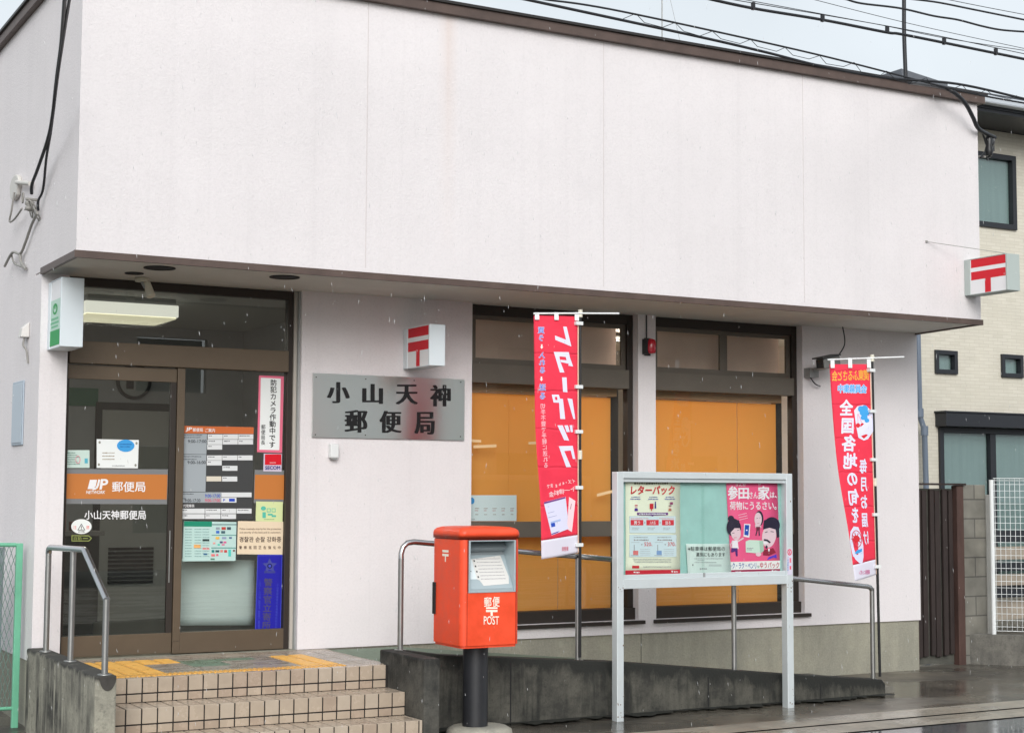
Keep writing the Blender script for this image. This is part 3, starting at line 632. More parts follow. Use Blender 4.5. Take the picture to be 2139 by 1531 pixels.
# ------------------------------------------------------------------ signs and notices
def onwall(y, ox=0, oy=0, sc=1.):
    """artwork measured on the photograph, laid on the real plane at depth y"""
    def fn(a, b, l):
        p = at(ox + a / sc, oy + b / sc, y=y - LAY * l); return (p.x, p.y, p.z)
    return fn
def card(name, q, y, m_, label, cat, group=None, t=.0012):
    """a flat notice: q = photo corners (x0,y0,x1,y1); its paper or plate is the thing's first part"""
    p = [at(q[0], q[1], y=y), at(q[2], q[1], y=y), at(q[2], q[3], y=y), at(q[0], q[3], y=y)]
    if len(q) == 8: p = [at(q[i], q[i + 1], y=y) for i in (0, 2, 4, 6)]
    o = empty(name, label, cat, (sum(v.x for v in p) / 4, y, min(v.z for v in p)), group)
    mb = MB(); mb.prism([(v.x, v.z) for v in p], y, y + t, axis='y'); recalc(mb.build('sheet' if t < .003 else 'plate', m_, o))
    return o
GY = ink(150, 152, 156); DK = ink(40, 42, 46); BLU = ink(30, 70, 190); ORG = mat('postal_orange', (.55, .185, .035), .5); LGY = mat('band_grey', (.20, .205, .21), .5)
YF = .1265; YL = .1105
# orange band on the sliding door
o = card('door_band', (131, 979, 351, 980, 349, 1053, 128, 1052), YL, LGY, 'orange postal band with grey edges across the sliding door', 'sign')
p = Print(onwall(YL, 80, 740, 3.889)); p.poly([(205, 968), (1050, 976), (1043, 1178), (190, 1172)], ORG, 1)
p.poly([(420, 1018), (478, 1018), (466, 1072), (440, 1094), (400, 1094)], WHF, 2); p.line([(496, 1016), (484, 1066), (470, 1088), (440, 1094)], 17, WHF, 2)
p.text('P', 500, 1015, 556, 1094, WHF, 2, .05, shear=12); p.text('NETWORK', 388, 1106, 540, 1132, WHF, 2, .03, shear=5)
p.text('郵便局', 600, 1034, 868, 1116, WHF, 2, .025); p.build('print', o)
o = empty('door_lettering', 'white office name lettering stuck on the sliding door glass', 'lettering', at(240, 1084, y=YL))
p = Print(onwall(YL, 80, 1030, 3.889)); p.text('小山天神郵便局', 375, 140, 872, 212, WHF, 1, .03); p.build('print', o)
o = empty('caution_sticker', 'oval white caution sticker with a warning triangle on the sliding door', 'sticker', at(170, 1114, y=YL))
p = Print(onwall(YL, 80, 1030, 3.889)); p.oval(350, 270, 83, 60, PAPER, 1, 36); p.build('sheet', o)
p = Print(onwall(YL, 80, 1030, 3.889)); p.poly([(350, 245), (382, 300), (318, 300)], BLACK, 2); p.poly([(350, 255), (374, 295), (326, 295)], PAPER, 3); p.rect(347, 266, 353, 284, BLACK, 4); p.rect(347, 287, 353, 292, BLACK, 4)
p.text('注', 282, 262, 312, 290, ink(240, 130, 120), 2); p.text('意', 388, 262, 416, 290, ink(240, 130, 120), 2); p.micro(325, 378, 312, 10, DK, 2); p.build('print', o)
o = empty('automatic_door_sticker', 'dark arrow shaped automatic door sticker under the caution sticker', 'sticker', at(170, 1130, y=YL))
p = Print(onwall(YL, 80, 1030, 3.889)); p.poly([(270, 340), (412, 342), (436, 366), (412, 390), (270, 390)], ink(150, 160, 90), 1); p.poly([(277, 347), (409, 349), (427, 366), (409, 383), (277, 383)], ink(40, 44, 30), 2)
p.text('自動', 288, 352, 352, 380, ink(150, 160, 90), 3); p.line([(362, 366), (404, 366)], 6, ink(150, 160, 90), 3); p.build('print', o)
o = card('greeting_notice', (202, 917, 290, 919, 288, 978, 202, 977), YL, PAPER, 'white notice with a blue speech bubble on the sliding door above the orange band', 'notice')
p = Print(onwall(YL, 80, 740, 3.889)); p.oval(710, 742, 71, 50, ink(66, 160, 225), 2); p.micro(660, 760, 730, 9, ink(30, 90, 160), 3); p.micro(665, 750, 750, 9, ink(30, 90, 160), 3)
for x, y in ((498, 715), (798, 722), (492, 895), (790, 900)): p.oval(x, y, 9, 11, ink(150, 150, 140), 2, 10)
for k in range(3): p.micro(520, 620, 800 + 26 * k, 9, ink(150, 130, 100), 2)
p.micro(600, 700, 905, 10, GY, 2); p.build('print', o)
o = card('pale_green_notice', (133, 940, 187, 940, 187, 977, 132, 977), YL, mat('paper_pale_green', (.58, .72, .66), .6), 'small pale green notice at the left edge of the sliding door', 'notice')
p = Print(onwall(YL, 80, 740, 3.889))
for k in range(6): p.micro(218, 300 + (k % 3) * 20, 800 + 18 * k, 8, ink(90, 130, 120), 2)
p.ring(322, 855, 20, 32, 5, ink(230, 130, 150), 2); p.rect(376, 845, 402, 885, ink(90, 180, 200), 2); p.build('print', o)
# services board
o = card('opening_hours_board', (378, 891, 531, 893, 526, 1084, 375, 1084), YF, mat('board_charcoal', (.045, .047, .048), .5), 'charcoal opening hours board with an orange heading on the fixed entrance pane', 'sign', t=.0012)
p = Print(onwall(YF, 370, 870, 4.9375))
p.poly([(65, 95), (790, 110), (788, 180), (62, 172)], mat('heading_orange', (.60, .14, .03), .5), 1)
p.text('JP', 88, 112, 148, 155, WHF, 2, .05, shear=6); p.text('郵便局', 162, 118, 265, 156, WHF, 2, .02); p.text('ご案内', 290, 122, 390, 160, WHF, 2, .02)
CG = mat('cell_grey', (.36, .40, .43), .5); CW = mat('cell_white', (.72, .74, .75), .5)
p.poly([(62, 178), (308, 180), (302, 388), (52, 385)], CG); p.poly([(52, 390), (302, 392), (292, 775), (42, 772)], CG); p.poly([(42, 780), (458, 780), (456, 886), (38, 886)], CG)
for yy, tx, c, x0, x1 in ((255, '9:00-17:00', DK, 112, 300), (472, '9:00-16:00', DK, 108, 295), (816, '9:00-17:00', BLU, 288, 445), (864, '9:00-17:30', DK, 80, 240), (864, '9:00-17:00', ink(220, 80, 110), 288, 445)):
    p.text(tx, x0, yy - 16, x1, yy + 16, c, 2, .02)
for x0, x1, y in ((70, 260, 192), (68, 240, 215), (58, 250, 412), (56, 200, 440), (48, 170, 797), (46, 90, 845)): p.micro(x0, x1, y, 12, ink(90, 95, 100), 2)
def cell(x0, x1, y0, y1, c=CW, tx=True):
    p.rect(x0, y0, x1, y1, c, 1)
    if tx: p.micro(x0 + 12, x0 + (x1 - x0) * random.choice((.3, .5, .8)), y0 + 16, 13, ink(110, 112, 116), 2)
for r, (xa, n) in {183: (316, 3), 237: (313, 3), 290: (310, 1), 400: (308, 3), 453: (306, 1)}.items():
    for k in range(n): cell(xa + 158 * k, xa + 154 + 158 * k, r, r + 50)
cell(466, 622, 507, 558); cell(302, 456, 616, 667, mat('cell_cream', (.72, .66, .55), .5), False); cell(464, 620, 617, 668)
cell(458, 768, 782, 830, CW, False); cell(456, 612, 835, 886, CW, False); p.rect(535, 845, 595, 875, BLU, 2); p.text('P', 475, 848, 495, 874, BLU, 2, .03)
p.text('代理業務', 62, 903, 178, 934, WHF, 2, .01)
for k, (a_, b_) in enumerate(((32, 285), (290, 448), (453, 608), (613, 768))): cell(a_, b_, 948, 998)
for k, (a_, b_) in enumerate(((28, 283), (290, 447), (453, 607))): cell(a_, b_, 1004, 1054)
p.build('print', o)
# security camera notice
o = card('camera_notice', (541, 784, 593, 786, 589, 946, 537, 944), YF, mat('notice_pink', (.80, .16, .26), .55), 'tall white notice with a pink border high on the fixed entrance pane', 'notice')
p = Print(onwall(YF, 80, 740, 3.889)); p.poly([(1808, 190), (1970, 198), (1958, 778), (1796, 774)], PAPER, 1)
p.vert('防犯カメラ作動中です', 1912, 205, 762, 54, BLACK, 2, .04, dx=-1.4); p.vert('郵便局長', 1828, 570, 738, 36, BLACK, 2, .02, dx=-1); p.build('print', o)
o = card('security_sticker', (551, 947, 589, 948, 588, 985, 550, 984), YF - .0006, mat('sticker_pale', (.62, .55, .68), .5), 'small red and white security company sticker under the camera notice', 'sticker')
p = Print(onwall(YF - .0006, 370, 870, 4.9375)); p.rect(905, 388, 1075, 498, ink(215, 20, 40), 1); p.text('SECOM', 910, 510, 1062, 545, ink(30, 40, 120), 2, .05); p.micro(955, 1020, 475, 8, WHF, 2); p.build('print', o)
o = card('pane_band', (532, 981, 595, 982, 592, 1051, 530, 1050), YF, LGY, 'short orange band with grey edges at the right of the fixed entrance pane', 'sign')
p = Print(onwall(YF, 370, 870, 4.9375)); p.poly([(803, 598), (1108, 602), (1102, 855), (796, 850)], ORG, 1); p.build('print', o)
o = card('yellow_green_sticker', (535, 1047, 591, 1048, 590, 1090, 534, 1088), YF - .0014, mat('paper_lime', (.66, .74, .38), .6), 'pale yellow green sticker with teal blocks above the cream notice', 'sticker')
p = Print(onwall(YF - .0014, 370, 870, 4.9375)); T1 = ink(90, 190, 170); p.oval(890, 945, 26, 22, T1, 2); p.rect(925, 945, 965, 985, T1, 1); p.rect(975, 945, 1015, 985, T1, 1); p.rect(931, 952, 959, 978, ink(205, 225, 160), 2); p.rect(981, 952, 1009, 978, ink(205, 225, 160), 2)
p.rect(880, 985, 915, 1045, T1, 1); p.rect(935, 1000, 985, 1018, T1, 1); p.rect(975, 1015, 1020, 1035, T1, 1); p.micro(895, 1000, 1058, 8, ink(120, 160, 120), 2); p.build('print', o)
o = card('patrol_notice', (497, 1088, 592, 1089, 590, 1158, 495, 1157), YF - .001, mat('paper_peach', (.80, .66, .48), .6), 'cream notice in English and Korean on the fixed entrance pane', 'notice')
p = Print(onwall(YF - .001, 370, 870, 4.9375)); p.text('Police routinely stop by for the protection', 645, 1146, 1072, 1172, ink(90, 60, 50), 2, .0); p.text('and security of this bank and its customers.', 645, 1182, 1068, 1208, ink(90, 60, 50), 2, .0)
p.text('경찰관 순찰 강화중', 642, 1238, 1072, 1292, ink(60, 40, 40), 2, .025)
for k, c in enumerate('警察巡回正在強化中'): p.text(c, 640 + 50 * k, 1332, 668 + 50 * k, 1364, ink(70, 45, 40), 2, .02)
p.build('print', o)
o = card('police_plate', (538, 1158, 590, 1157, 586, 1325, 532, 1326), YF, mat('police_blue', (.012, .012, .36), .4), 'blue police plate with an emblem and vertical writing low on the entrance pane', 'sign')
p = Print(onwall(YF, 80, 1030, 3.889)); LB = ink(70, 80, 200); KB = ink(24, 26, 90)
p.line([(1783, 506), (1980, 503), (1966, 1142), (1762, 1148), (1783, 506)], 5, LB, 1)
star = [(1880 + (62 if k % 2 == 0 else 30) * sin(pi * k / 5), 588 - (62 if k % 2 == 0 else 30) * cos(pi * k / 5)) for k in range(10)]
p.poly(star, ink(70, 75, 150), 1); p.oval(1880, 590, 20, 20, KB, 2); p.oval(1880, 590, 11, 11, LB, 3); p.rect(1835, 630, 1925, 648, ink(60, 65, 140), 1)
p.vert('警察官立寄所', 1868, 690, 1108, 74, ink(78, 74, 112), 2, .03, dx=-3); p.vert('小山警察署', 1800, 700, 1110, 18, LB, 2, dx=-2); p.vert('小山警察署管内金融機関防犯協会', 1945, 730, 1100, 18, LB, 2, dx=-1); p.build('print', o)
# card sheet
o = card('payment_cards_sheet', (384, 1088, 494, 1090, 492, 1171, 381, 1172), YF, mat('paper_mint', (.50, .70, .66), .6), 'mint green sheet of small payment card marks under the opening hours board', 'notice')
p = Print(onwall(YF, 370, 870, 4.9375)); GRN = ink(30, 140, 110)
p.poly([(72, 1078), (360, 1080), (358, 1135), (70, 1132)], GRN); p.rect(360, 1108, 612, 1118, ink(90, 120, 125)); p.rect(356, 1218, 610, 1226, ink(90, 150, 145)); p.rect(352, 1348, 606, 1358, ink(90, 150, 145))
for k in range(11):
    for x in (82, 180, 262): p.micro(x, x + 70, 1160 + 28 * k, 9, ink(110, 150, 150), 2)
for x, y, wd, h, c in ((262, 1262, 70, 22, (40, 60, 60)), (172, 1318, 70, 36, (240, 180, 110)), (262, 1350, 70, 20, (240, 150, 150)), (272, 1408, 38, 18, (60, 110, 150)), (400, 1140, 40, 24, (150, 160, 170)), (458, 1138, 44, 28, (190, 70, 60)), (515, 1138, 40, 28, (70, 90, 100)), (402, 1176, 34, 28, (60, 110, 200)), (455, 1178, 40, 26, (70, 100, 110)),
                       (396, 1238, 40, 26, (235, 190, 90)), (462, 1240, 46, 22, (150, 160, 190)), (535, 1240, 30, 18, (90, 110, 150)), (440, 1285, 30, 20, (80, 80, 120)), (478, 1285, 30, 20, (220, 100, 150)), (370, 1295, 24, 18, (235, 160, 150)), (418, 1312, 24, 16, (70, 200, 180)), (460, 1312, 30, 16, (220, 110, 150)),
                       (356, 1374, 28, 26, (30, 130, 130)), (395, 1376, 40, 22, (50, 80, 90)), (445, 1374, 28, 24, (220, 130, 120)), (485, 1374, 30, 26, (200, 70, 70)), (528, 1370, 28, 70, (80, 200, 190)), (352, 1416, 38, 24, (230, 120, 120)), (402, 1414, 24, 22, (220, 110, 130)), (575, 1372, 22, 18, (120, 90, 80)), (345, 1460, 42, 16, (90, 140, 120))):
    p.rect(x, y, x + wd, y + h, ink(*c), 2)
p.build('print', o)

# steel name plate
o = empty('name_plate', 'brushed steel name plate with black office name fixed to the wall beside the entrance', 'sign', (2.86, -.02, 1.69))
mb = MB(); mb.box(2.172, 3.553, -.016, -.001, 1.692, 2.210); mb.build('plate', PLATE, o)
p = Print(onwall(-.0165, 600, 580, 3.8275)); INKB = mat('enamel_black', (.006, .006, .007), .4)
for c, b in zip('小山天神郵便局', ((325, 835, 492, 1002), (610, 850, 757, 1008), (876, 855, 1037, 1012), (1150, 858, 1300, 1028), (468, 1058, 634, 1237), (746, 1064, 907, 1240), (1025, 1074, 1172, 1252))): p.text(c, *b, INKB, 2, -.05)
p.build('lettering', o)
p = Print(onwall(-.0165, 600, 580, 3.8275))
for x, y in ((232, 795), (628, 810), (1015, 822), (1388, 835), (225, 1255), (625, 1258), (1385, 1270)): p.oval(x, y, 5, 5, ink(70, 70, 66), 2, 10)
p.build('screws', o)
o = empty('sensor_box', 'small white sensor box on the wall under the name plate', 'box', (2.355, -.03, 1.53))
mb = MB(); mb.box(2.318, 2.39, -.055, -.001, 1.528, 1.640); mb.build('case', WHITE, o, bevel=.006); mb = MB(); mb.box(2.33, 2.378, -.05, -.004, 1.516, 1.5285); mb.build('base', GREYP, o)

# projecting postal signs
def bracket_sign(x0, x1, y0, yb, z0, z1, label, cap, face, name='postal_sign', group='projecting postal signs'):
    o = empty(name, label, 'sign', ((x0 + x1) / 2, yb, z0), group)
    mb = MB(); mb.box(x0 + .006, x1 - .006, y0 + .02, yb - .055, z0 + .006, z1 - .006); mb.build('light_box', face, o, bevel=.002)
    mb = MB(); mb.box(x0, x1, y0, y0 + .022, z0, z1); mb.box(x0, x1, yb - .075, yb - .002, z0, z1)
    mb.box(x0, x1, y0 + .022, yb - .075, z0 - .002, z0 + .0055); mb.box(x0, x1, y0 + .022, yb - .075, z1 - .0055, z1 + .002); mb.build('casing', cap, o, bevel=.004)
    return o
for x0, x1, y0, yb, z0, z1, lb, cap in ((2.98, 3.122, -.50, 0, 2.275, 2.612, 'small white and red postal sign projecting above the steel name plate', WHITEP), (8.36, 8.52, -1.565, -OV, 3.128, 3.468, 'white and red postal sign projecting from the far upper corner of the facade', mat('casing_grey', (.46, .52, .50), .45))):
    o = bracket_sign(x0, x1, y0, yb, z0, z1, lb, cap, WHF)
    ya, ybb = yb - .085, y0 + .024
    for s in (-1, 1):
        xx = x0 + .006 if s < 0 else x1 - .006
        fn = (lambda a, b, l, xx=xx, s=s: (xx + s * LAY * l, (ya + (ybb - ya) * a) if s < 0 else (ybb + (ya - ybb) * a), z1 - .008 + (z0 - z1 + .016) * b))
        p = Print(fn); p.rect(0, 0, 1, .24, REDF, 1); p.rect(0, .36, 1, .60, REDF, 1); p.rect(.40, .60, .57, 1, REDF, 1); p.build('postal_mark', o)
o = bracket_sign(.05, .215, -.41, 0, 2.295, 2.80, 'white light box sign with a green poster side at the left entrance corner', WHITEP, WHF, 'light_box_sign', None)
p = Print(side(.056, -.04, -.385, 2.30, 2.79, 0, 1, 0, 1)); p.rect(.02, .28, .98, .97, ink(190, 220, 205), 1); p.rect(.02, .74, .98, .97, ink(50, 160, 90), 2); p.oval(.5, .42, .22, .085, ink(60, 165, 95), 2); p.oval(.5, .42, .12, .05, ink(190, 220, 205), 3)
p.rect(.44, .34, .56, .42, ink(60, 165, 95), 4); p.rect(.18, .55, .82, .585, ink(120, 190, 150), 2); p.rect(.14, .61, .86, .645, ink(120, 190, 150), 2); p.rect(.2, .67, .8, .7, ink(120, 190, 150), 2); p.build('poster', o)

# red alarm lamp, cctv cameras
o = empty('alarm_lamp', 'red alarm lamp on the white pier between the two windows', 'alarm', (5.42, -.05, 2.52))
mb = MB(); mb.lathe([(.012, 0), (.04, .004), (.046, .03), (.046, .10), (.038, .125), (.015, .135)], (5.435, -.06, 2.515), 20); mb.build('lens', mat('alarm_red', (.55, .01, .03), .15, coat=.5), o)
mb = MB(); mb.box(5.378, 5.40, -.075, -.001, 2.51, 2.65); mb.box(5.40, 5.46, -.016, -.001, 2.50, 2.66); mb.tube([(5.422, -.008, 2.66), (5.422, -.008, ZS - .004)], .006, 8); mb.build('bracket', BLACKG, o)
o = empty('cctv_camera', 'dark weatherproof security camera on the wall under the far eave', 'camera', (7.36, -.12, 2.5))
c = at(1730, 757, y=-.30); 
mb = MB(); d = Vector((-.93, -.32, -.17)).normalized(); s_ = d.cross(Vector((0, 0, 1))).normalized(); u_ = s_.cross(d)
def obox(mb, c, d, s_, u_, l, wd, h, mi=0):
    mb.hexa([tuple(c + d * a * l / 2 + s_ * b * wd / 2 + u_ * e * h / 2) for a in (-1, 1) for b in (-1, 1) for e in (-1, 1)], mi)
obox(mb, c, d, s_, u_, .30, .095, .095); recalc(mb.build('housing', mat('camera_grey', (.20, .20, .19), .5), o, bevel=.01))
mb = MB(); obox(mb, c + u_ * .057 + d * .02, d, s_, u_, .34, .12, .014); recalc(mb.build('sunshield', mat('camera_dark', (.03, .03, .03), .5), o, bevel=.003))
mb = MB(); obox(mb, c + d * .151, d, s_, u_, .006, .075, .075); recalc(mb.build('lens_window', BLACKG, o))
mb = MB(); mb.box(c.x - .05, c.x + .06, -.09, -.001, 2.37, 2.46); mb.tube([(c.x, -.06, 2.44), tuple(c - d * .06 - u_ * .04)], .02, 10); mb.build('bracket', GREYP, o)
e = at(1757, 683, y=-.12)
mb = MB(); mb.tube(curve_pts([tuple(c - d * .15 + u_ * .02), (e.x + .015, -.15, 2.70), (e.x + .02, -.12, ZS - .002)]), .006, 8); mb.tube(curve_pts([(c.x - .02, -.06, 2.37), (c.x + .03, -.07, 2.31), (c.x + .12, -.04, 2.29)]), .006, 8); mb.build('cable', RUBBER, o)
for i, (px, py, y, lb) in enumerate(((307, 590, -.12, 'beige spotlight camera under the soffit above the entrance'),)):
    c = at(px, py, y=y); o = empty('soffit_camera', lb, 'camera', c)
    mb = MB(); mb.lathe([(.05, 0), (.05, .028), (.035, .032)], (c.x - .04, c.y, ZS - .033), 18); mb.build('base', CREAM, o)
    mb = MB(); mb.tube([(c.x - .04, c.y, ZS - .033), (c.x - .02, c.y - .01, ZS - .075), (c.x + .01, c.y - .02, ZS - .06)], .012, 8); mb.build('arm', GREYP, o)
    mb = MB(); mb.tube([(c.x + .0, c.y - .0, ZS - .04), (c.x + .02, c.y - .05, ZS - .145)], [.026, .034], 16); mb.build('body', CREAM, o)

# ------------------------------------------------------------------ entrance steps, landing, ramp
WX0, WX1, SX0, SX1 = -.036, .100, .104, 2.272
STEPS = ((-1.305, 0.0, -.163), (-1.595, -.163, -.326), (-1.885, -.326, -.53))
ES = empty('entrance_steps', 'three beige tiled steps with dark grout leading to the entrance landing', 'steps', (1.2, -1.4, -.5))
mb = MB()
ys = [-.01, -1.30, -1.59, -1.88]
for i, (yf, zt, zb) in enumerate(STEPS): mb.box(SX0, SX1, yf + .007, (.0 if i == 0 else STEPS[i - 1][0] - .002 + .008), zb - .3, zt - .006)
mb.build('core', GROUT, ES)
T = .1062; G = .0095
for i, (yf, zt, zb) in enumerate(STEPS):
    mb = MB(); off = (.030, .052, .018)[i]
    x = SX0 - T + off
    while x < SX1:
        mi = random.choice((0, 0, 0, 0, 1, 2))
        a, b = max(x + G / 2, SX0 + .001), min(x + T - G / 2, SX1 - .001)
        if b - a > .012:
            j = lambda: random.uniform(-.0007, .0007)
            mb.box(a, b, yf + j(), yf + .012, zt - .100, zt - .001 + j(), mi)
            mb.box(a, b, yf + .002 + j(), yf + .012, zb + .002, zt - .100 - G, random.choice((0, 0, 1)))
            y = yf + .0125; yb_ = STEPS[i - 1][0] + .004 if i else yf + .075
            depth = (yb_ - y)
            mb.box(a + .001, b - .001, y, min(y + .15, yb_) - .002, zt - .02, zt - .001 + j(), mi)
            if i: mb.box(a + .001, b - .001, y + .15, yb_, zt - .02, zt - .001 + j())
        x += T
    mb.build('tread_tiles', [TILE, TILE2, TILE3], ES, bevel=.0025)
# landing paving: small slabs of several kinds
PAL = {'p': ('paving', PAVE), 'g': ('paving', PAVEG), 'y': ('tactile_paving', YEL), 'n': ('green_paving', GREENT)}
mbs = {k: MB() for k in PAL}
S = .1445; y = -1.228; row = 0
def kind(x, y):
    if y < -1.10: return 'y' if x < 1.98 else 'p'
    if -1.10 < y < -.22:
        if .27 < x < .74: return 'y'
        if 1.70 < x < 2.02 and y < -.40: return 'y'
        if -.45 < y < -.25 and .74 < x < 1.03: return 'y'
        if -.80 < y < -.36 and 1.03 < x < 1.20: return 'n'
        if -.52 < y < -.36 and 1.20 < x < 1.55: return 'n' if row % 2 else 'g'
        return 'g'
    return 'p'
while y < -.02:
    x = SX0 + .004
    while x < 2.30:
        k = kind(x + S / 2, y + S / 2); e = min(x + S, 2.31)
        g = .0035; z = -.0015 + random.uniform(-.0008, .0008)
        mbs[k].box(x + g, e - g, y + g, min(y + S, -.004) - g, -.02, z)
        if k == 'y':
            for q in range(4):
                xx = x + S * (q + .5) / 4
                if y < -1.10: mbs[k].box(xx - .010, xx + .010, y + .018, y + S - .018, z - .001, z + .005)
                else: mbs[k].box(x + .016, e - .016, y + S * (q + .5) / 4 - .010, y + S * (q + .5) / 4 + .010, z - .001, z + .005)
        x += S
    y += S; row += 1
for k, b_ in mbs.items():
    if b_.v: b_.build(PAL[k][0], PAL[k][1], ES, bevel=.0015, seg=1)
# ramp
RAMPM = concrete('ramp_concrete', (.24, .225, .19), (.15, .145, .125), (.07, .07, .06), 1.5, 1.0, .5)
mb = MB(); mb.prism([(2.276, -.9), (2.276, -.0125), (2.9, -.0125), (7.0, -.445), (7.3, -.455), (7.3, -.9)], -1.148, .016, axis='y'); tag(recalc(mb.build('ramp', RAMPM)), None, kind='structure')
mb = MB(); mb.prism([(2.30, -.0105), (2.9, -.0105), (4.6, -.19), (4.6, -.17), (2.9, .0005), (2.30, .0005)], -1.0, -.15, axis='y')
tag(recalc(mb.build('green_mat', mat('mat_green', (.19, .24, .18), .8, var=.2, vscale=30, bump=.4, bscale=300))), 'green non slip mat laid at the top of the ramp beside the landing', 'mat')
# kerb walls
o = tag(recalc((lambda mb: (mb.prism([(2.404, -.8), (2.404, .098), (2.74, .045), (4.27, -.077), (6.0, -.264), (7.02, -.362), (7.06, -.40), (7.06, -.8)], -1.30, -1.152, axis='y'), mb)[1].build('ramp_wall', MOSSY, None, bevel=.008))(MB())), 'long sloping black stained kerb wall along the street side of the ramp', 'wall')
for x in (3.30, 5.15, 6.33): jm = MB(); jm.box(x - .006, x + .006, -1.3015, -1.29, -.8, .045 - (x - 2.74) * .105 - (.006 if x < 4 else .03)); jm.build('joint', BLACK, o)
o = tag(recalc((lambda mb: (mb.prism([(2.276, -.8), (2.276, .095), (2.402, .095), (2.402, -.8)], -1.895, -1.14, axis='y'), mb)[1].build('wing_wall', MOSSW, None, bevel=.012))(MB())), 'short black stained wing wall at the right end of the steps, behind the red postbox', 'wall')
o = tag(recalc((lambda mb: (mb.box(WX0, WX1, -1.955, -.002, -.8, .104), mb)[1].build('wing_wall', STREAKY, None, bevel=.012))(MB())), 'grey wing wall with dark rain streaks at the left end of the steps', 'wall')
p = MB(); pts = [(.055 + .052 * cos(a), .098 + .09 * sin(a)) for a in [pi + pi * k / 14 for k in range(15)]]; p.prism([(x - .012, z - .0) for x, z in pts], -1.9585, -1.9545, axis='y'); recalc(p.build('moss_patch', mat('moss_dark', (.055, .05, .045), .9, var=.3, vscale=20), o))

# handrails
def rail(name, label, path, posts, bars=(), r=.0215):
    o = empty(name, label, 'handrail', posts[0][0])
    mb = MB(); mb.tube(path, r, 14); mb.build('rail', STEEL, o)
    for a, b in posts: m2 = MB(); m2.tube([a, b], r * .98, 12); m2.lathe([(.045, 0), (.045, .006), (.024, .008)], (a[0], a[1], a[2] - .002), 16); m2.build('post', STEELD, o)
    return o
xr = .036
rail('handrail', 'short bent steel handrail standing on the left wing wall', [(xr, -.30, .80), (xr, -.305, .825), (xr, -.325, .842), (xr, -.35, .848), (xr, -1.30, .865), (xr, -1.34, .858), (xr, -1.355, .845), (xr, -1.905, .57)], [((xr, -.30, .105), (xr, -.30, .82)), ((xr, -1.02, .105), (xr, -1.02, .855)), ((xr, -1.90, .105), (xr, -1.90, .575))])
yr = -1.225
A_ = [(2.405 + .0, yr, .76), (2.405, yr, .80), (2.42, yr, .848), (2.455, yr, .878), (2.51, yr, .885), (3.40, yr, .803), (4.256, yr, .727), (6.10, yr, .533), (6.93, yr, .445), (6.965, yr, .435), (6.985, yr, .41)]
rail('handrail', 'long steel handrail sloping down along the ramp kerb wall', A_, [((2.405, yr, .092), (2.405, yr, .78)), ((3.945, yr, -.055), (3.945, yr, .75)), ((5.472, yr, -.215), (5.472, yr, .595)), ((6.985, yr, -.365), (6.985, yr, .43))])

# ------------------------------------------------------------------ red postbox
o = empty('postbox', 'square red-orange street postbox on a thick dark post beside the steps', 'postbox', (2.79, -1.66, -.44))
bx0, bx1, by0, by1 = 2.56, 3.035, -1.905, -1.43
def rrect(x0, x1, y0, y1, r, n=6, corners=(1, 1, 1, 1)):
    out = []
    for (cx, cy, a0), on in zip(((x0, y0, pi), (x1, y0, 1.5 * pi), (x1, y1, 0), (x0, y1, .5 * pi)), corners):
        if not on: out.append((cx, cy)); continue
        ccx = x0 + r if cx == x0 else x1 - r; ccy = y0 + r if cy == y0 else y1 - r
        for k in range(n + 1): a = a0 + .5 * pi * k / n; out.append((ccx + r * cos(a), ccy + r * sin(a)))
    return out
px0, px1 = at(979, 1150, y=by0).x, at(1077, 1150, y=by0).x; pz1, pz0 = at(1025, 1128, y=by0).z, at(1025, 1237, y=by0).z
zb, zl = .152, at(1025, 1125, y=by0).z; zt = zl + .085
R_ = .045
mb = MB()
mb.prism(rrect(bx0, bx1, by0, by1, R_), zb + .018, pz0, smooth=True)
mb.prism(rrect(bx0 + .012, bx1 - .012, by0 + .012, by1 - .012, R_ - .01), zb, zb + .018, smooth=True)
mb.prism(rrect(bx0, px0, by0, by1, R_ * .99, corners=(1, 0, 0, 1)), pz0, zl - .006, smooth=True)
mb.prism(rrect(px1, bx1, by0, by1, R_ * .99 if bx1 - px1 > R_ else bx1 - px1, corners=(0, 1, 1, 0)), pz0, zl - .006, smooth=True)
mb.box(px0, px1, -1.70, by1, pz0, zl - .006); mb.box(px0, px1, by0, -1.70, pz1, zl - .006)
wnormal(recalc(mb.build('body', RED, o)))
mb = MB()
for k, (ins, z) in enumerate(((0, zl), (0, zl + .040), (.006, zl + .058), (.022, zl + .072), (.055, zl + .082), (.12, zl + .086))):
    pts = rrect(bx0 - .008 + ins, bx1 + .008 - ins, by0 - .010 + ins, by1 + .006 - ins, max(R_ + .004 - ins * .3, .01))
    mb.v += [(x, y, z) for x, y in pts]
n = len(rrect(0, 1, 0, 1, .1))
for k in range(5):
    for i in range(n): mb.f.append([k * n + i, k * n + (i + 1) % n, (k + 1) * n + (i + 1) % n, (k + 1) * n + i]); mb.m.append(0); mb.sm.append(True)
mb.f.append([5 * n + i for i in range(n)]); mb.m.append(0); mb.sm.append(True); mb.f.append([i for i in range(n)][::-1]); mb.m.append(0); mb.sm.append(False)
wnormal(recalc(mb.build('lid', RED, o)))
mb = MB(); mb.prism(rrect(bx0 + .006, bx1 - .006, by0 + .006, by1 - .006, R_), zl - .007, zl + .001); recalc(mb.build('lid_gap', REDS, o))
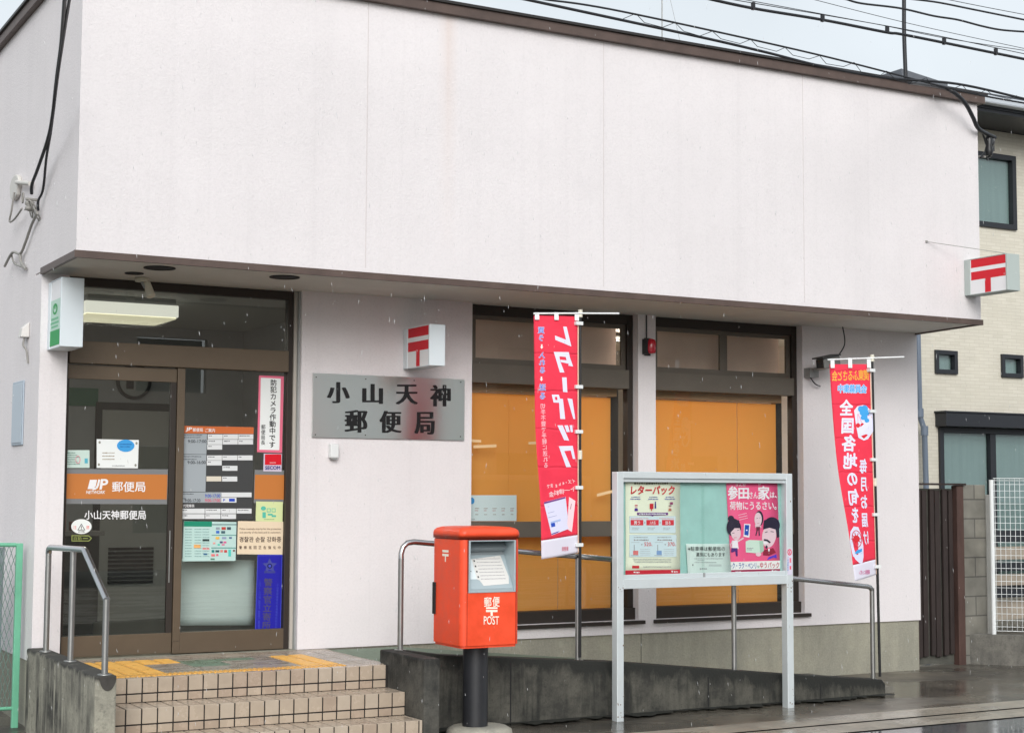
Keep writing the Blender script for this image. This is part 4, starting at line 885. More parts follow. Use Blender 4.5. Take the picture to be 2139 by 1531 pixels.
# front door seams
mb = MB(); xs = px0 - .008
mb.box(xs - .003, xs, by0 - .0012, by0 + .01, zb + .02, zl - .008); mb.box(px1 + .004, px1 + .007, by0 - .0012, by0 + .01, zb + .02, zl - .008); mb.build('door_seam', REDS, o)
SG = mat('slot_grey', (.42, .50, .53), .4, metal=.2); SGD = mat('slot_shade', (.30, .34, .36), .5)
mb = MB(); t_ = .014
mb.box(px0, px0 + t_, by0 - .006, -1.71, pz0, pz1); mb.box(px1 - t_, px1, by0 - .006, -1.71, pz0, pz1); mb.box(px0 + t_, px1 - t_, by0 - .006, -1.71, pz1 - .008, pz1); mb.box(px0 + t_, px1 - t_, by0 - .006, -1.71, pz0, pz0 + .010)
so_ = mb.build('slot_frame', SG, o, bevel=.002)
zm = pz0 + (pz1 - pz0) * .70
mb = MB(); mb.hexa([(px0 + t_, by0 + .012, pz0 + .010), (px0 + t_, by0 + .012, pz0 + .028), (px0 + t_, -1.76, pz0 + .010), (px0 + t_, -1.76, zm), (px1 - t_, by0 + .012, pz0 + .010), (px1 - t_, by0 + .012, pz0 + .028), (px1 - t_, -1.76, pz0 + .010), (px1 - t_, -1.76, zm)]); mb.box(px0 + t_, px1 - t_, -1.745, -1.711, pz0 + .01, pz1 - .008, 1)
mb.hexa([(px0 + t_, -1.76, zm + .025), (px0 + t_, -1.80, zm + .05), (px0 + t_, -1.745, zm + .025), (px0 + t_, -1.745, pz1 - .008), (px1 - t_, -1.76, zm + .025), (px1 - t_, -1.80, zm + .05), (px1 - t_, -1.745, zm + .025), (px1 - t_, -1.745, pz1 - .008)], 1)
recalc(mb.build('slot_plate', [SG, SGD], so_))
def slope(u, v, l):
    a = Vector((px0 + t_ + (px1 - px0 - 2 * t_) * u, by0 + .012 + (1 - v) * 0, 0)); yy = by0 + .012 + (-1.76 - by0 - .012) * (1 - v); zz = pz0 + .028 + (zm - pz0 - .028) * (1 - v)
    return (a.x, yy - .0012 * l * .85, zz + .0012 * l * .5)
p = Print(slope); NW = ink(222, 220, 216); p.rect(.01, .12, .22, .72, ink(225, 235, 238), 1); p.poly([(.22, .12), (.90, .02), (.97, .66), (.93, .88), (.34, .92), (.28, .76), (.22, .72)], NW, 1)
for k in range(4): p.rect(.25, .15 + .16 * k, .28, .20 + .16 * k, DK, 2)
for k in range(7): p.micro(.32, .88, .12 + .10 * k, .028, ink(165, 160, 165), 2)
p.micro(.03, .17, .17, .04, DK, 2); p.micro(.03, .14, .48, .04, DK, 2); p.build('instructions', so_)
p = Print(onwall(by0 - .0004, 820, 1070, 3.32)); IW = ink(245, 240, 225)
p.text('郵', 635, 588, 686, 655, IW, 1, .03); p.text('便', 694, 584, 742, 653, IW, 1, .03)
p.rect(648, 656, 728, 668, IW); p.rect(648, 675, 728, 690, IW); p.rect(680, 690, 695, 718, IW); p.text('POST', 633, 719, 738, 776, IW, 1, .02); p.build('lettering', o)
p = Print(side(bx0 - .0004, -1.60, -1.70, .755, .84, 0, 1, 0, 1)); post_mark(p, 0, 0, 1, 1, IW, 1, .2); p.build('postal_mark', o)
mb = MB(); mb.box(bx0 - .010, bx0 + .01, -1.50, -1.455, .37, .60); mb.build('lock_recess', BLACK, o, bevel=.004)
mb = MB(); mb.lathe([(.092, -.06), (.092, zb + .44)], (2.80, -1.67, -.44), 28); mb.build('post', BLACKP, o)
mb = MB(); mb.lathe([(.25, 0), (.235, .07), (.20, .09), (.1, .094)], (2.83, -1.68, -.52), 26); mb.build('footing', concrete('pale_concrete', (.42, .40, .33), (.30, .29, .25), (.15, .15, .13), 4, 2, .4), o)

# ------------------------------------------------------------------ notice board
NB = empty('notice_board', 'aluminium framed glass notice board on two legs in front of the ramp wall', 'notice board', (5.0, -1.46, -.48))
YN = -1.50
def X(px, y): return at(px, 1100, y=y).x
def Z(py, px, y): return at(px, py, y=y).z
lx0, lx1 = X(1289, YN), X(1303, YN); rx0, rx1 = X(1643, YN), X(1656, YN)
nt_, nb_ = 1.424, .508
for a, b in ((lx0, lx1), (rx0, rx1)):
    mb = MB(); mb.box(a, b, YN, YN + .075, gz(YN) - .1, nt_ - .002); mb.build('leg', ALU, NB, bevel=.004)
mb = MB(); mb.box(lx1, rx0, YN + .002, YN + .075, 1.372, nt_); mb.box(lx1, rx0, YN + .002, YN + .075, nb_, nb_ + .075)
mb.box(lx1, rx0, YN + .020, YN + .04, nb_ + .075, nb_ + .108); mb.box(lx1, rx0, YN + .020, YN + .045, 1.342, 1.372); mb.build('frame', ALU, NB, bevel=.003)
mb = MB(); mb.box(lx1, rx0, YN + .072, YN + .0748, nb_ + .075, 1.372); mb.build('back_board', TEALB, NB)
rs = random.Random(11); RUST = mat('rust_spot', (.16, .07, .035), .9)
p = Print(lambda a, b, l: (a, YN - LAY * l, b))
for q0, q1 in ((lx0, lx1), (rx0, rx1)):
    for k in range(16):
        zz = rs.choice((gz(YN) + .02 + rs.random() ** 2 * .16, nb_ - .01 + rs.uniform(-.03, .04), rs.uniform(-.4, 1.3))); p.oval(rs.uniform(q0 + .006, q1 - .006), zz, rs.uniform(.0015, .005), rs.uniform(.002, .009), RUST, 1, 8)
p.build('rust_marks', NB)
xm = X(1473, YN)
mb = MB(); mb.box(lx1 + .004, xm + .01, YN + .024, YN + .027, nb_ + .105, 1.345); mb.build('glass_door', GLASSN, NB)
mb = MB(); mb.box(xm - .01, rx0 - .004, YN + .032, YN + .035, nb_ + .105, 1.345); mb.build('glass_door', GLASSN, NB)
mb = MB(); mb.box(xm - .008, xm + .008, YN + .012, YN + .0195, nb_ + .07, nb_ + .108); mb.build('lock', GREYP, NB)
YP = YN + .066
def poster(name, q, m_, label, y=YP, wob=.004):
    p_ = [at(q[i], q[i + 1], y=y) for i in (0, 2, 4, 6)]
    o = empty(name, label, name.split('_')[-1], (p_[0].x, y, p_[2].z))
    mb = MB(); mb.sheet(lambda a, b: tuple((p_[0].lerp(p_[1], a)).lerp(p_[3].lerp(p_[2], a), b) + Vector((0, wob * .5 * sin(b * 7) - wob * .5, 0))), 4, 10); recalc(mb.build('sheet', m_, o, solid=.0008))
    return o
NF = lambda y: onwall(y, 1270, 960, 5.217)
o = poster('parcel_poster', (1306.4, 997, 1420.5, 1001, 1420.5, 1198, 1306.4, 1200), PAPERC, 'cream poster with red title and red buttons at the left of the notice board')
p = Print(NF(YP - .0045)); R1 = ink(206, 40, 52); PR = ink(110, 50, 130); VB = ink(70, 80, 170); LG = ink(200, 205, 200); LB2 = ink(214, 228, 235)
p.micro(285, 665, 258, 24, ink(120, 120, 105), 2); p.text('レターパック', 250, 285, 722, 378, R1, 2, .05, shear=6)
for x in (245, 440, 620): p.micro(x + 10, x + 105, 405, 10, VB, 2); p.micro(x, x + 110, 428, 12, VB, 2)
def figure(x, y, s, c, hat):
    p.oval(x, y - 20 * s, 10 * s, 12 * s, ink(235, 200, 190), 3, 14); p.poly([(x - 14 * s, y + 14 * s), (x - 11 * s, y - 6 * s), (x + 11 * s, y - 6 * s), (x + 14 * s, y + 14 * s)], c, 2); p.rect(x - 11 * s, y - 34 * s, x + 11 * s, y - 26 * s, hat, 4)
figure(308, 538, 1.4, ink(80, 40, 150), ink(190, 60, 80)); figure(676, 540, 1.3, ink(190, 120, 100), ink(60, 30, 40)); p.rect(675, 462, 708, 488, ink(150, 60, 110), 2)
p.rect(455, 478, 496, 536, R1, 2); p.rect(470, 536, 480, 556, R1, 2); p.poly([(512, 455), (522, 455), (526, 530), (508, 530)], ink(60, 50, 130), 2)
p.poly([(318, 575), (655, 575), (655, 603), (500, 606), (486, 622), (470, 606), (318, 603)], PR, 1); p.micro(338, 635, 590, 16, WHF, 2)
p.rect(232, 612, 740, 800, LG, 1); p.rect(236, 616, 736, 796, LB2, 2); p.rect(232, 815, 748, 1060, LG, 1); p.rect(236, 819, 744, 1056, LB2, 2)
for x0, x1, tx in ((247, 385, '買う'), (418, 553, '入れる'), (588, 718, '送る')): p.rect(x0, 655, x1, 714, ink(222, 50, 66), 3); p.text(tx, x0 + 36, 668, x1 - 36, 704, WHF, 4, .03)
for x in (402, 570): p.poly([(x - 6, 672), (x + 6, 685), (x - 6, 698)], GY, 3)
for x in (262, 430, 600): p.micro(x, x + 80, 742, 8, GY, 3); p.micro(x, x + 70, 760, 8, GY, 3)
p.micro(250, 440, 640, 9, ink(225, 130, 130), 3); p.micro(560, 720, 640, 9, ink(225, 130, 130), 3)
for x, c, tx in ((282, R1, '520'), (538, R1, '370')):
    p.micro(x, x + 150, 845, 12, GY, 3); p.micro(x, x + 160, 874, 18, ink(150, 140, 140), 3); p.line([(x - 30, 900), (x + 60, 900)], 3, GY, 3)
    p.text(tx, x + 114, 898, x + 186, 940, c, 3, .02); p.text('円', x + 188, 924, x + 200, 942, c, 3); p.poly([(x + 76, 918), (x + 96, 918), (x + 86, 934)], GY, 3)
    p.rect(x, 925, x + 8, 1000, GY, 3); p.rect(x - 8, 990, x + 48, 1036, ink(225, 120, 120) if x < 400 else ink(130, 160, 205), 3); p.rect(x - 34, 1040, x + 52, 1045, GY, 3)
    for k in range(4): p.micro(x + 70, x + 180, 975 + 20 * k, 8, ink(180, 185, 190), 3)
for k in range(3): p.micro(270 + 10 * k, 690, 1080 + 18 * k, 9, GY, 2)
p.rect(264, 1153, 340, 1182, R1, 2); p.micro(385, 690, 1165, 9, GY, 2)
p.poly([(190, 1205), (786, 1195), (786, 1240), (190, 1252)], ink(205, 40, 58), 1); p.micro(280, 345, 1226, 18, WHF, 2); p.poly([(688, 1208), (712, 1206), (700, 1232)], WHF, 2); p.micro(718, 762, 1220, 14, WHF, 2); p.build('print', o)
o = poster('parcel_poster', (1516.5, 1004, 1623.6, 1008, 1629.4, 1195, 1526.8, 1198.6), PINK, 'pink poster with white brush lettering and cartoon heads at the right of the notice board')
p = Print(NF(YP - .0045)); SK = ink(240, 205, 215); HR = ink(44, 36, 58); WH2 = ink(250, 238, 245)
p.text('参', 1310, 290, 1412, 432, WH2, 2, .05); p.text('田', 1425, 310, 1532, 425, WH2, 2, .06); p.text('さん', 1540, 352, 1632, 420, WH2, 2, .04); p.text('家', 1638, 290, 1758, 432, WH2, 2, .05); p.text('は、', 1765, 352, 1838, 416, WH2, 2, .04)
p.text('さんだ', 1392, 262, 1502, 292, WH2, 2, .02); p.text('け', 1640, 256, 1664, 288, WH2, 2, .02); p.text('荷物にうるさい。', 1328, 455, 1835, 545, WH2, 2, .035)
for k in range(3): p.line([(1420 + 6 * k, 596 + 26 * k + 8), (1512 + 6 * k, 574 + 26 * k + 8)], 4, WH2, 2)
# woman with a bun holding a phone
p.oval(1372, 740, 78, 100, HR, 2, rot=-.1); p.oval(1340, 640, 34, 32, HR, 2); p.oval(1392, 790, 54, 88, SK, 3, rot=-.12); p.poly([(1300, 770), (1330, 640), (1430, 660), (1445, 745), (1380, 745), (1330, 800)], HR, 4)
p.line([(1352, 800), (1378, 796)], 5, HR, 4); p.line([(1408, 770), (1432, 762)], 5, HR, 4); p.line([(1372, 850), (1402, 846)], 6, ink(225, 90, 120), 4)
p.poly([(1350, 880), (1412, 876), (1424, 970), (1354, 978)], WH2, 2); p.poly([(1346, 960), (1412, 962), (1414, 1050), (1394, 1050), (1386, 996), (1352, 1012), (1340, 1000)], ink(84, 40, 120), 3); p.line([(1412, 890), (1478, 852)], 16, SK, 2); p.line([(1356, 890), (1336, 924), (1344, 962)], 10, SK, 2)
p.poly([(1484, 696), (1552, 700), (1540, 848), (1476, 836)], WH2, 3); p.poly([(1492, 708), (1540, 712), (1530, 826), (1486, 818)], ink(30, 80, 180), 4); p.rect(1504, 760, 1520, 774, WH2, 5)
# small man
p.oval(1648, 640, 46, 84, HR, 2); p.oval(1636, 650, 40, 76, SK, 3); p.line([(1618, 640), (1634, 636)], 4, HR, 4); p.line([(1648, 634), (1664, 630)], 4, HR, 4); p.line([(1626, 692), (1648, 690)], 4, ink(190, 80, 100), 4); p.poly([(1600, 706), (1664, 706), (1672, 740), (1606, 740)], SK, 2); p.poly([(1614, 730), (1660, 730), (1654, 768), (1618, 768)], ink(120, 50, 70), 4)
p.line([(1626, 768), (1612, 826)], 12, HR, 3); p.line([(1646, 768), (1650, 828)], 12, HR, 3)
# man with a moustache biting a parcel
p.oval(1786, 716, 88, 92, HR, 2); p.oval(1756, 830, 76, 128, SK, 3, rot=.15); p.poly([(1690, 760), (1700, 660), (1780, 630), (1862, 660), (1868, 840), (1842, 850), (1830, 760), (1760, 740)], HR, 4)
p.line([(1712, 792), (1740, 782)], 7, HR, 5); p.line([(1772, 780), (1806, 786)], 7, HR, 5); p.poly([(1700, 862), (1740, 868), (1774, 896), (1764, 910), (1730, 888), (1698, 882)], HR, 5); p.oval(1718, 902, 26, 18, WH2, 5); p.oval(1728, 950, 12, 18, HR, 5)
p.poly([(1690, 985), (1800, 960), (1830, 1010), (1760, 1045), (1690, 1040)], ink(150, 30, 60), 2); p.poly([(1755, 1058), (1836, 1030), (1840, 1070), (1800, 1066), (1730, 1094)], ink(90, 60, 200), 3); p.rect(1746, 966, 1762, 996, WH2, 4)
p.poly([(1500, 890), (1540, 872), (1690, 880), (1700, 990), (1660, 1022), (1502, 1008)], ink(214, 232, 218), 4); p.poly([(1648, 884), (1690, 880), (1700, 990), (1660, 1022)], ink(176, 204, 186), 5); p.micro(1514, 1584, 965, 12, GY, 5); p.micro(1514, 1570, 980, 10, GY, 5); p.oval(1640, 1030, 30, 22, SK, 5)
p.poly([(1328, 1112), (1876, 1098), (1874, 1188), (1334, 1202)], ink(244, 240, 238), 2)
p.text('トク・ラク・ベンリ', 1330, 1122, 1616, 1184, ink(48, 84, 170), 3, .03); p.text('な', 1626, 1150, 1652, 1178, ink(60, 140, 110), 3, .02); p.text('ゆうパック', 1658, 1116, 1866, 1180, ink(200, 40, 80), 3, .03)
p.poly([(1338, 1206), (1876, 1192), (1872, 1222), (1350, 1244)], ink(170, 26, 78), 1); p.micro(1390, 1450, 1220, 14, WHF, 2); p.poly([(1782, 1200), (1804, 1199), (1793, 1218)], WHF, 2); p.micro(1810, 1848, 1208, 12, WHF, 2); p.build('print', o)
o = poster('parking_notice', (1433, 1135.4, 1523, 1135.4, 1528, 1206, 1437, 1207), mat('paper_pale', (.64, .74, .70), .6), 'white paper about extra parking low in the middle of the notice board', YP - .008, .003)
p = Print(NF(YP - .012)); p.text('※駐車場は郵便局の', 872, 945, 1276, 992, DK, 2, .0); p.text('裏側にもあります', 962, 1008, 1278, 1056, DK, 2, .0)
for y, a, b in ((1076, 940, 1250), (1096, 975, 1050), (1118, 945, 1180)): p.micro(a, b, y, 8, GY, 2)
p.rect(1100, 1138, 1238, 1160, ink(190, 200, 198), 1); p.rect(920, 1138, 930, 1152, DK, 2); p.micro(1000, 1078, 1188, 18, GY, 2); p.micro(1170, 1262, 1275, 8, GY, 2); p.build('print', o)
o = empty('case_sticker', 'narrow sticker with a red round mark on the right leg of the notice board', 'sticker', at(1650, 1200, y=YN))
p = Print(onwall(YN - .0006, 1420, 990, 6.658)); p.rect(1500, 1040, 1562, 1400, ink(214, 208, 226), 1); p.oval(1528, 1085, 30, 44, ink(222, 60, 90), 2); p.oval(1528, 1085, 18, 28, ink(214, 208, 226), 3); p.rect(1522, 1065, 1536, 1105, ink(222, 60, 90), 4)
p.vert('ご利用案内中', 1505, 1150, 1350, 22, ink(90, 140, 210), 2, .02); p.rect(1528, 1165, 1550, 1230, ink(232, 110, 130), 2); p.rect(1528, 1275, 1550, 1325, ink(232, 90, 110), 2); p.build('print', o)
# papers taped inside the windows
for q, lb, n in (((983, 1034, 1079, 1034, 1079, 1088, 981, 1088), 'pale blue paper strip taped inside the left window at the middle rail', 5), ((1654, 1036, 1671, 1036, 1671, 1085, 1653, 1085), 'small pale paper taped inside the right window behind the notice board', 1)):
    o = card('window_notice', q, .129, mat('paper_pale_blue', (.72, .82, .84), .6), lb, 'notice', t=.0012)
    p = Print(onwall(.129, 960, 1000, 4.375))
    if n == 5:
        p.oval(112, 200, 24, 31, ink(60, 150, 215), 2); p.micro(108, 140, 366, 8, GY, 2)
        for k in range(5): p.micro(140 + 81 * k, 178 + 81 * k, 270, 9, ink(150, 120, 110), 2); p.micro(140 + 81 * k, 170 + 81 * k, 290, 9, ink(190, 120, 120), 2); p.micro(145 + 81 * k, 170 + 81 * k, 325, 9, ink(150, 140, 130), 2)
    else: p.micro(3042, 3100, 260, 14, ink(150, 140, 90), 2); p.micro(3042, 3096, 300, 14, ink(140, 130, 90), 2)
    p.build('print', o)

TAPE = mat('old_tape', (.86, .60, .32), .5)
for wn, marks in (('window', (((982, 917), (1005, 919), (1005, 924), (982, 923)), ((989, 930), (1037, 928), (1037, 934), (989, 936)), ((1104, 923), (1123, 922), (1123, 927), (1104, 928)), ((1247, 1031), (1279, 1023), (1279, 1029), (1247, 1037)))),):
    wo = bpy.data.objects[wn]
    for q in marks:
        p = Print(onwall(.1195)); p.poly(list(q), TAPE, 0); p.build('tape', wo)

# ------------------------------------------------------------------ banners
class Banner:
    def __init__(s, pole, a0, a1, wd, ztop, zb_l, zb_r, s0, ed, label, postlab, wave):
        s.pole = pole; s.a0, s.a1 = RAD(a0), RAD(a1); s.w = wd; s.zt = ztop; s.zl, s.zr = zb_l, zb_r; s.s0 = s0; s.ed = ed; s.wave = wave
        s.lean = -.0147 if pole[0] > 6 else 0.
        s.o = empty('banner_flag', label, 'banner', (pole[0], pole[1], pole[2]), 'red vertical banners on poles')
    def P(s, u, v, off=0.):
        """u: 0 at the pole .. 1 free edge, v: 0 top .. 1 bottom"""
        a = s.a0 + (s.a1 - s.a0) * v ** .9
        d = s.s0 + u * s.w; X, Y = -d * cos(a), d * sin(a)
        n = (-sin(a), -cos(a))
        k = s.wave * (sin(v * 5 + u * 3.2) * u + .6 * sin(v * 11 + u * 5 + 1) * u * (.3 + v)) + off
        zb = s.zr + (s.zl - s.zr) * u
        zz = s.zt + (zb - s.zt) * v
        return (s.pole[0] + s.lean * (zz - s.pole[2]) + X + n[0] * k, s.pole[1] + Y + n[1] * k, s.zt + (zb - s.zt) * v)
    def edges(s, y):
        out = []
        for col in (1, 2):
            pts = s.ed[col - 1]
            for (x0, y0), (x1, y1) in zip(pts, pts[1:]):
                if y <= y1 or (x1, y1) == pts[-1]: out.append(x0 + (x1 - x0) * (y - y0) / (y1 - y0)); break
        return out
    def art(s, ox, oy, sc, sgn=1):
        def fn(a, b, l):
            x, y = ox + a / sc, oy + b / sc; L, R = s.edges(y); u = (R - x) / (R - L)
            yt = s.ed[0][0][1]; yb = s.ed[1][-1][1] + (s.ed[0][-1][1] - s.ed[1][-1][1]) * u
            return s.P(u, (y - yt) / (yb - yt), sgn * (.0019 + .0007 * l))
        return fn
def banner(pole, ztop_pole, a0, a1, wd, ztop, zl, zr, s0, ed, label, bar, straps, wave, vwhite, knot):
    b = Banner(pole, a0, a1, wd, ztop, zl, zr, s0, ed, label, '', wave)
    x, y, z = pole; XZ = lambda h: x + b.lean * (h - z); xt = XZ(ztop_pole)
    mb = MB(); mb.tube([(x, y, z), (XZ(knot), y, knot), ], .0125, 12); mb.tube([(XZ(knot), y, knot), (xt, y, ztop_pole)], .0100, 12); mb.build('pole', mat('pole_black', (.012, .012, .013), .3), b.o)
    mb = MB(); mb.tube([(XZ(knot), y, knot - .035), (XZ(knot), y, knot + .035)], .017, 12); mb.tube([(xt, y, ztop_pole - .03), (xt, y, ztop_pole + .03)], .018, 12); mb.build('joint', CREAM, b.o)
    A = b.a0; l, r, tilt = bar
    mb = MB(); mb.tube([(xt - l * cos(A), y + l * sin(A) - .012, ztop_pole + tilt), (xt, y - .014, ztop_pole), (xt + r * cos(A), y - r * sin(A) - .012, ztop_pole - tilt * .6)], .0075, 10); mb.build('cross_bar', WHITE, b.o)
    mb = MB(); mb.sheet(lambda i, j: b.P(i, j * vwhite), 16, 80, 0); mb.sheet(lambda i, j: b.P(i, vwhite + (1 - vwhite) * j), 14, 8, 1); mb.build('cloth', [CLOTH, CLOTHW], b.o, solid=.0010)
    mb = MB(); mb.sheet(lambda i, j: b.P(-.012 + .03 * i, j, .0012), 1, 150); mb.build('hem', EDGE, b.o, solid=.0006)
    for u in (.04, .5, .93):
        P0, P1 = Vector(b.P(u, .018, .004)), Vector(b.P(u, 0)); P1.z = ztop_pole + tilt * u + .008
        dv = (Vector(b.P(u + .05, 0)) - Vector(b.P(u - .05, 0))).normalized() * .017; n = Vector((-sin(A), -cos(A), 0)) * .012
        mb = MB(); mb.hexa([tuple(q + e * dv + f * n) for e in (-1, 1) for f in (0, 1) for q in (P0, P1)]); recalc(mb.build('loop', WHITE, b.o))
    for v in straps:
        q = Vector(b.P(.09, v, .004)); mb = MB(); mb.box(q.x, XZ(q.z) + .018, min(q.y, y) - .017, max(y, q.y) + .017, q.z - .014, q.z + .014); mb.build('strap', WHITE, b.o, bevel=.002)
    return b
ED1 = [[(1117.5, 660), (1121, 800), (1124, 895), (1128, 1013), (1131, 1137), (1133.5, 1168)], [(1210, 660), (1212, 800), (1212, 900), (1206.5, 1013), (1204.6, 1127), (1205, 1158)]]
b1 = banner((3.941, -1.262, -.03), 2.679, 20, -6, .362, 2.655, .742, .785, .016, ED1, 'red banner with large white mirrored lettering before the left window', (.385, .31, -.010), (.03, .30, .49, .725, .965), .016, .925, 1.555)
ED2 = [[(1732.8, 762), (1741.5, 856), (1750.6, 936), (1758, 1009), (1763.7, 1087), (1767.6, 1187), (1770.5, 1213)], [(1815.8, 762), (1818, 900), (1819.5, 950), (1820.5, 1009), (1823.4, 1087), (1824.4, 1181), (1825, 1203)]]
b2 = banner((7.031, -1.262, -.34), 2.459, 35, -17, .358, 2.405, .505, .548, .018, ED2, 'red banner with yellow and blue mirrored lettering at the far end of the ramp', (.40, .27, -.014), (.03, .225, .455, .715, .96), .012, .928, 1.36)
W2 = ink(222, 222, 244); BL = ink(60, 95, 200)
for sgn in (1, -1):
    p = Print(b1.art(1090, 630, 5.279, sgn))
    for poly in ([(466, 278), (505, 278), (560, 498), (382, 428), (378, 380), (500, 425)],
                 [(366, 563), (532, 563), (545, 620), (428, 612), (436, 660), (486, 792), (436, 792)], [(496, 612), (545, 620), (582, 722), (530, 714), (532, 692), (445, 676), (436, 650), (510, 655)], [(460, 846), (510, 846), (520, 1012), (472, 1008)],
                 [(424, 1084), (470, 1086), (496, 1310), (442, 1310)], [(520, 1078), (576, 1086), (608, 1308), (586, 1306)], [(348, 1040), (425, 1040), (440, 1090), (440, 1130), (368, 1128)]): p.poly(poly, W2, 1)
    p.poly([(380, 1066), (406, 1064), (410, 1098), (388, 1102)], CLOTH, 2)
    p.poly([(412, 1380), (468, 1380), (535, 1548), (482, 1544)], W2, 1); p.poly([(486, 1380), (526, 1378), (546, 1452), (510, 1455)], W2, 1); p.poly([(545, 1378), (574, 1376), (582, 1452), (556, 1454)], W2, 1)
    for q in (((190, 285, 265, 362), '買'), ((196, 372, 262, 450), 'う'), ((205, 568, 272, 640), '入'), ((208, 648, 274, 722), 'れ'), ((212, 732, 280, 808), 'る'), ((212, 922, 284, 1000), '送'), ((216, 1014, 286, 1098), 'る')): p.chars(q[1], [q[0]], BL, 2, .02, True, None, W2, .07)
    for y in (482, 842): p.poly([(228, y), (244, y), (244, y + 28), (254, y + 28), (236, y + 52), (218, y + 28), (228, y + 28)], ink(240, 225, 225), 1)
    p.vert('切手不要で手軽に送れる', 256, 1140, 1855, 54, ink(245, 190, 200), 2, .02, True, dx=3.2)
    p2 = Print(b1.art(1090, 900, 5.279, sgn)); p2.mb, p2.mats = p.mb, p.mats
    p2.poly([(424, 185), (572, 180), (594, 325), (568, 326), (548, 232), (480, 238), (545, 415), (496, 416)], W2, 1)
    for k, c in enumerate('イズ・4kgまで'): p2.chars(c, [(545 - 37 * k, 548 + 8 * k, 545 - 37 * k + 40, 594 + 8 * k)], ink(245, 205, 210), 2, .03, True)
    for k, c in enumerate('ト一律料金'): p2.chars(c, [(525 - 55 * k, 628 + 14 * k, 525 - 55 * k + 58, 690 + 14 * k)], ink(245, 205, 210), 2, .03, True)
    p2.poly([(242, 800), (484, 742), (512, 1094), (318, 1160)], W2, 1); p2.poly([(244, 800), (480, 744), (482, 760), (246, 818)], ink(110, 50, 130), 2); p2.poly([(316, 1142), (490, 1088), (490, 1100), (318, 1154)], ink(90, 50, 150), 2)
    p2.poly([(396, 822), (430, 816), (442, 890), (410, 898)], ink(40, 80, 190), 2); p2.poly([(312, 1030), (384, 1012), (390, 1058), (318, 1072)], ink(40, 80, 190), 2); p2.poly([(394, 1022), (464, 1004), (466, 1030), (398, 1046)], ink(120, 150, 220), 2); p2.poly([(312, 1012), (460, 976), (462, 1000), (314, 1030)], ink(170, 190, 230), 2)
    for y in (850, 918, 968): p2.line([(285, y), (440, y - 36)], 3, ink(90, 100, 170), 2)
    p2.poly([(518, 744), (580, 790), (540, 1132), (490, 1096)], ink(244, 214, 220), 1); p2.line([(540, 820), (530, 880)], 6, ink(150, 90, 110), 2); p2.poly([(508, 965), (522, 962), (518, 1022), (502, 1024)], ink(205, 30, 60), 2)
    p2.text('郵便局', 430, 1288, 500, 1335, ink(214, 110, 130), 2, .02, flip=True)
    p2.build('print', b1.o)
    p = Print(b2.art(1650, 650, 4.373, sgn)); YE = ink(236, 170, 60); SB = ink(60, 160, 225)
    for k, c in enumerate('関東ふるさと会'): p.chars(c, [(662 - 46 * k, 540 + 1.5 * k, 662 - 46 * k + 50, 645 + 1.5 * k)], YE, 3, .04, True)
    for k, c in enumerate('会員募集中'): p.chars(c, [(638 - 50 * k, 680 - .5 * k, 638 - 50 * k + 54, 762 - .5 * k)], SB, 3, .03, True, None, ink(205, 220, 245), .10)
    for k, c in enumerate('全国各地'): p.chars(c, [(462 + 13 * k, 822 + 163 * k, 572 + 13 * k, 975 + 163 * k)], W2, 2, .06, True)
    p.poly([(582, 920), (610, 880), (660, 868), (700, 890), (740, 940), (752, 1000), (748, 1100), (700, 1180), (665, 1195), (620, 1170), (600, 1060)], W2, 1)
    for x, y, r in ((640, 905, 26), (672, 900, 28), (655, 940, 26), (688, 940, 24), (670, 978, 26), (690, 1010, 20), (655, 985, 18)): p.oval(x, y, r, r * 1.1, SB, 2, 14)
    p.oval(616, 1056, 17, 22, REDF, 2); p.oval(652, 1058, 17, 24, REDF, 2); p.line([(616, 1040), (612, 950)], 5, ink(230, 150, 170), 2); p.line([(650, 1040), (616, 950)], 5, ink(230, 150, 170), 2); p.poly([(640, 1110), (700, 1098), (704, 1140), (665, 1178), (635, 1150)], REDF, 2)
    p2 = Print(b2.art(1700, 950, 5.104, sgn)); p2.mb, p2.mats = p.mb, p.mats
    for c, q in zip('の旬を', ((362, 190, 466, 360), (368, 380, 474, 560), (384, 570, 470, 750))): p2.chars(c, [q], W2, 2, .06, True)
    for k, c in enumerate('毎月お届け'): p2.chars(c, [(478 + 5 * k, 60 + 190 * k, 550 + 3 * k, 220 + 190 * k)], W2, 2, .05, True)
    p2.poly([(332, 930), (350, 830), (400, 775), (455, 785), (478, 860), (492, 980), (480, 1100), (455, 1160), (420, 1160), (375, 1120), (345, 1060)], W2, 1)
    p2.oval(415, 905, 42, 36, REDF, 2)
    for k in range(8):
        a = pi * (k if k < 4 else k + .6) / 4.6; p2.line([(415, 905), (415 + 66 * cos(a), 905 + 66 * sin(a))], 9, REDF, 2)
    p2.ring(420, 905, 62, 90, 9, ink(205, 50, 70), 2); p2.poly([(372, 1050), (405, 1022), (472, 1008), (465, 1040), (392, 1064)], SB, 2); p2.poly([(345, 1075), (470, 1050), (470, 1062), (350, 1090)], ink(195, 210, 240), 2)
    p2.text('郵便局ニッポン', 405, 1232, 548, 1280, ink(214, 90, 150), 2, .02, flip=True); p2.build('print', b2.o)

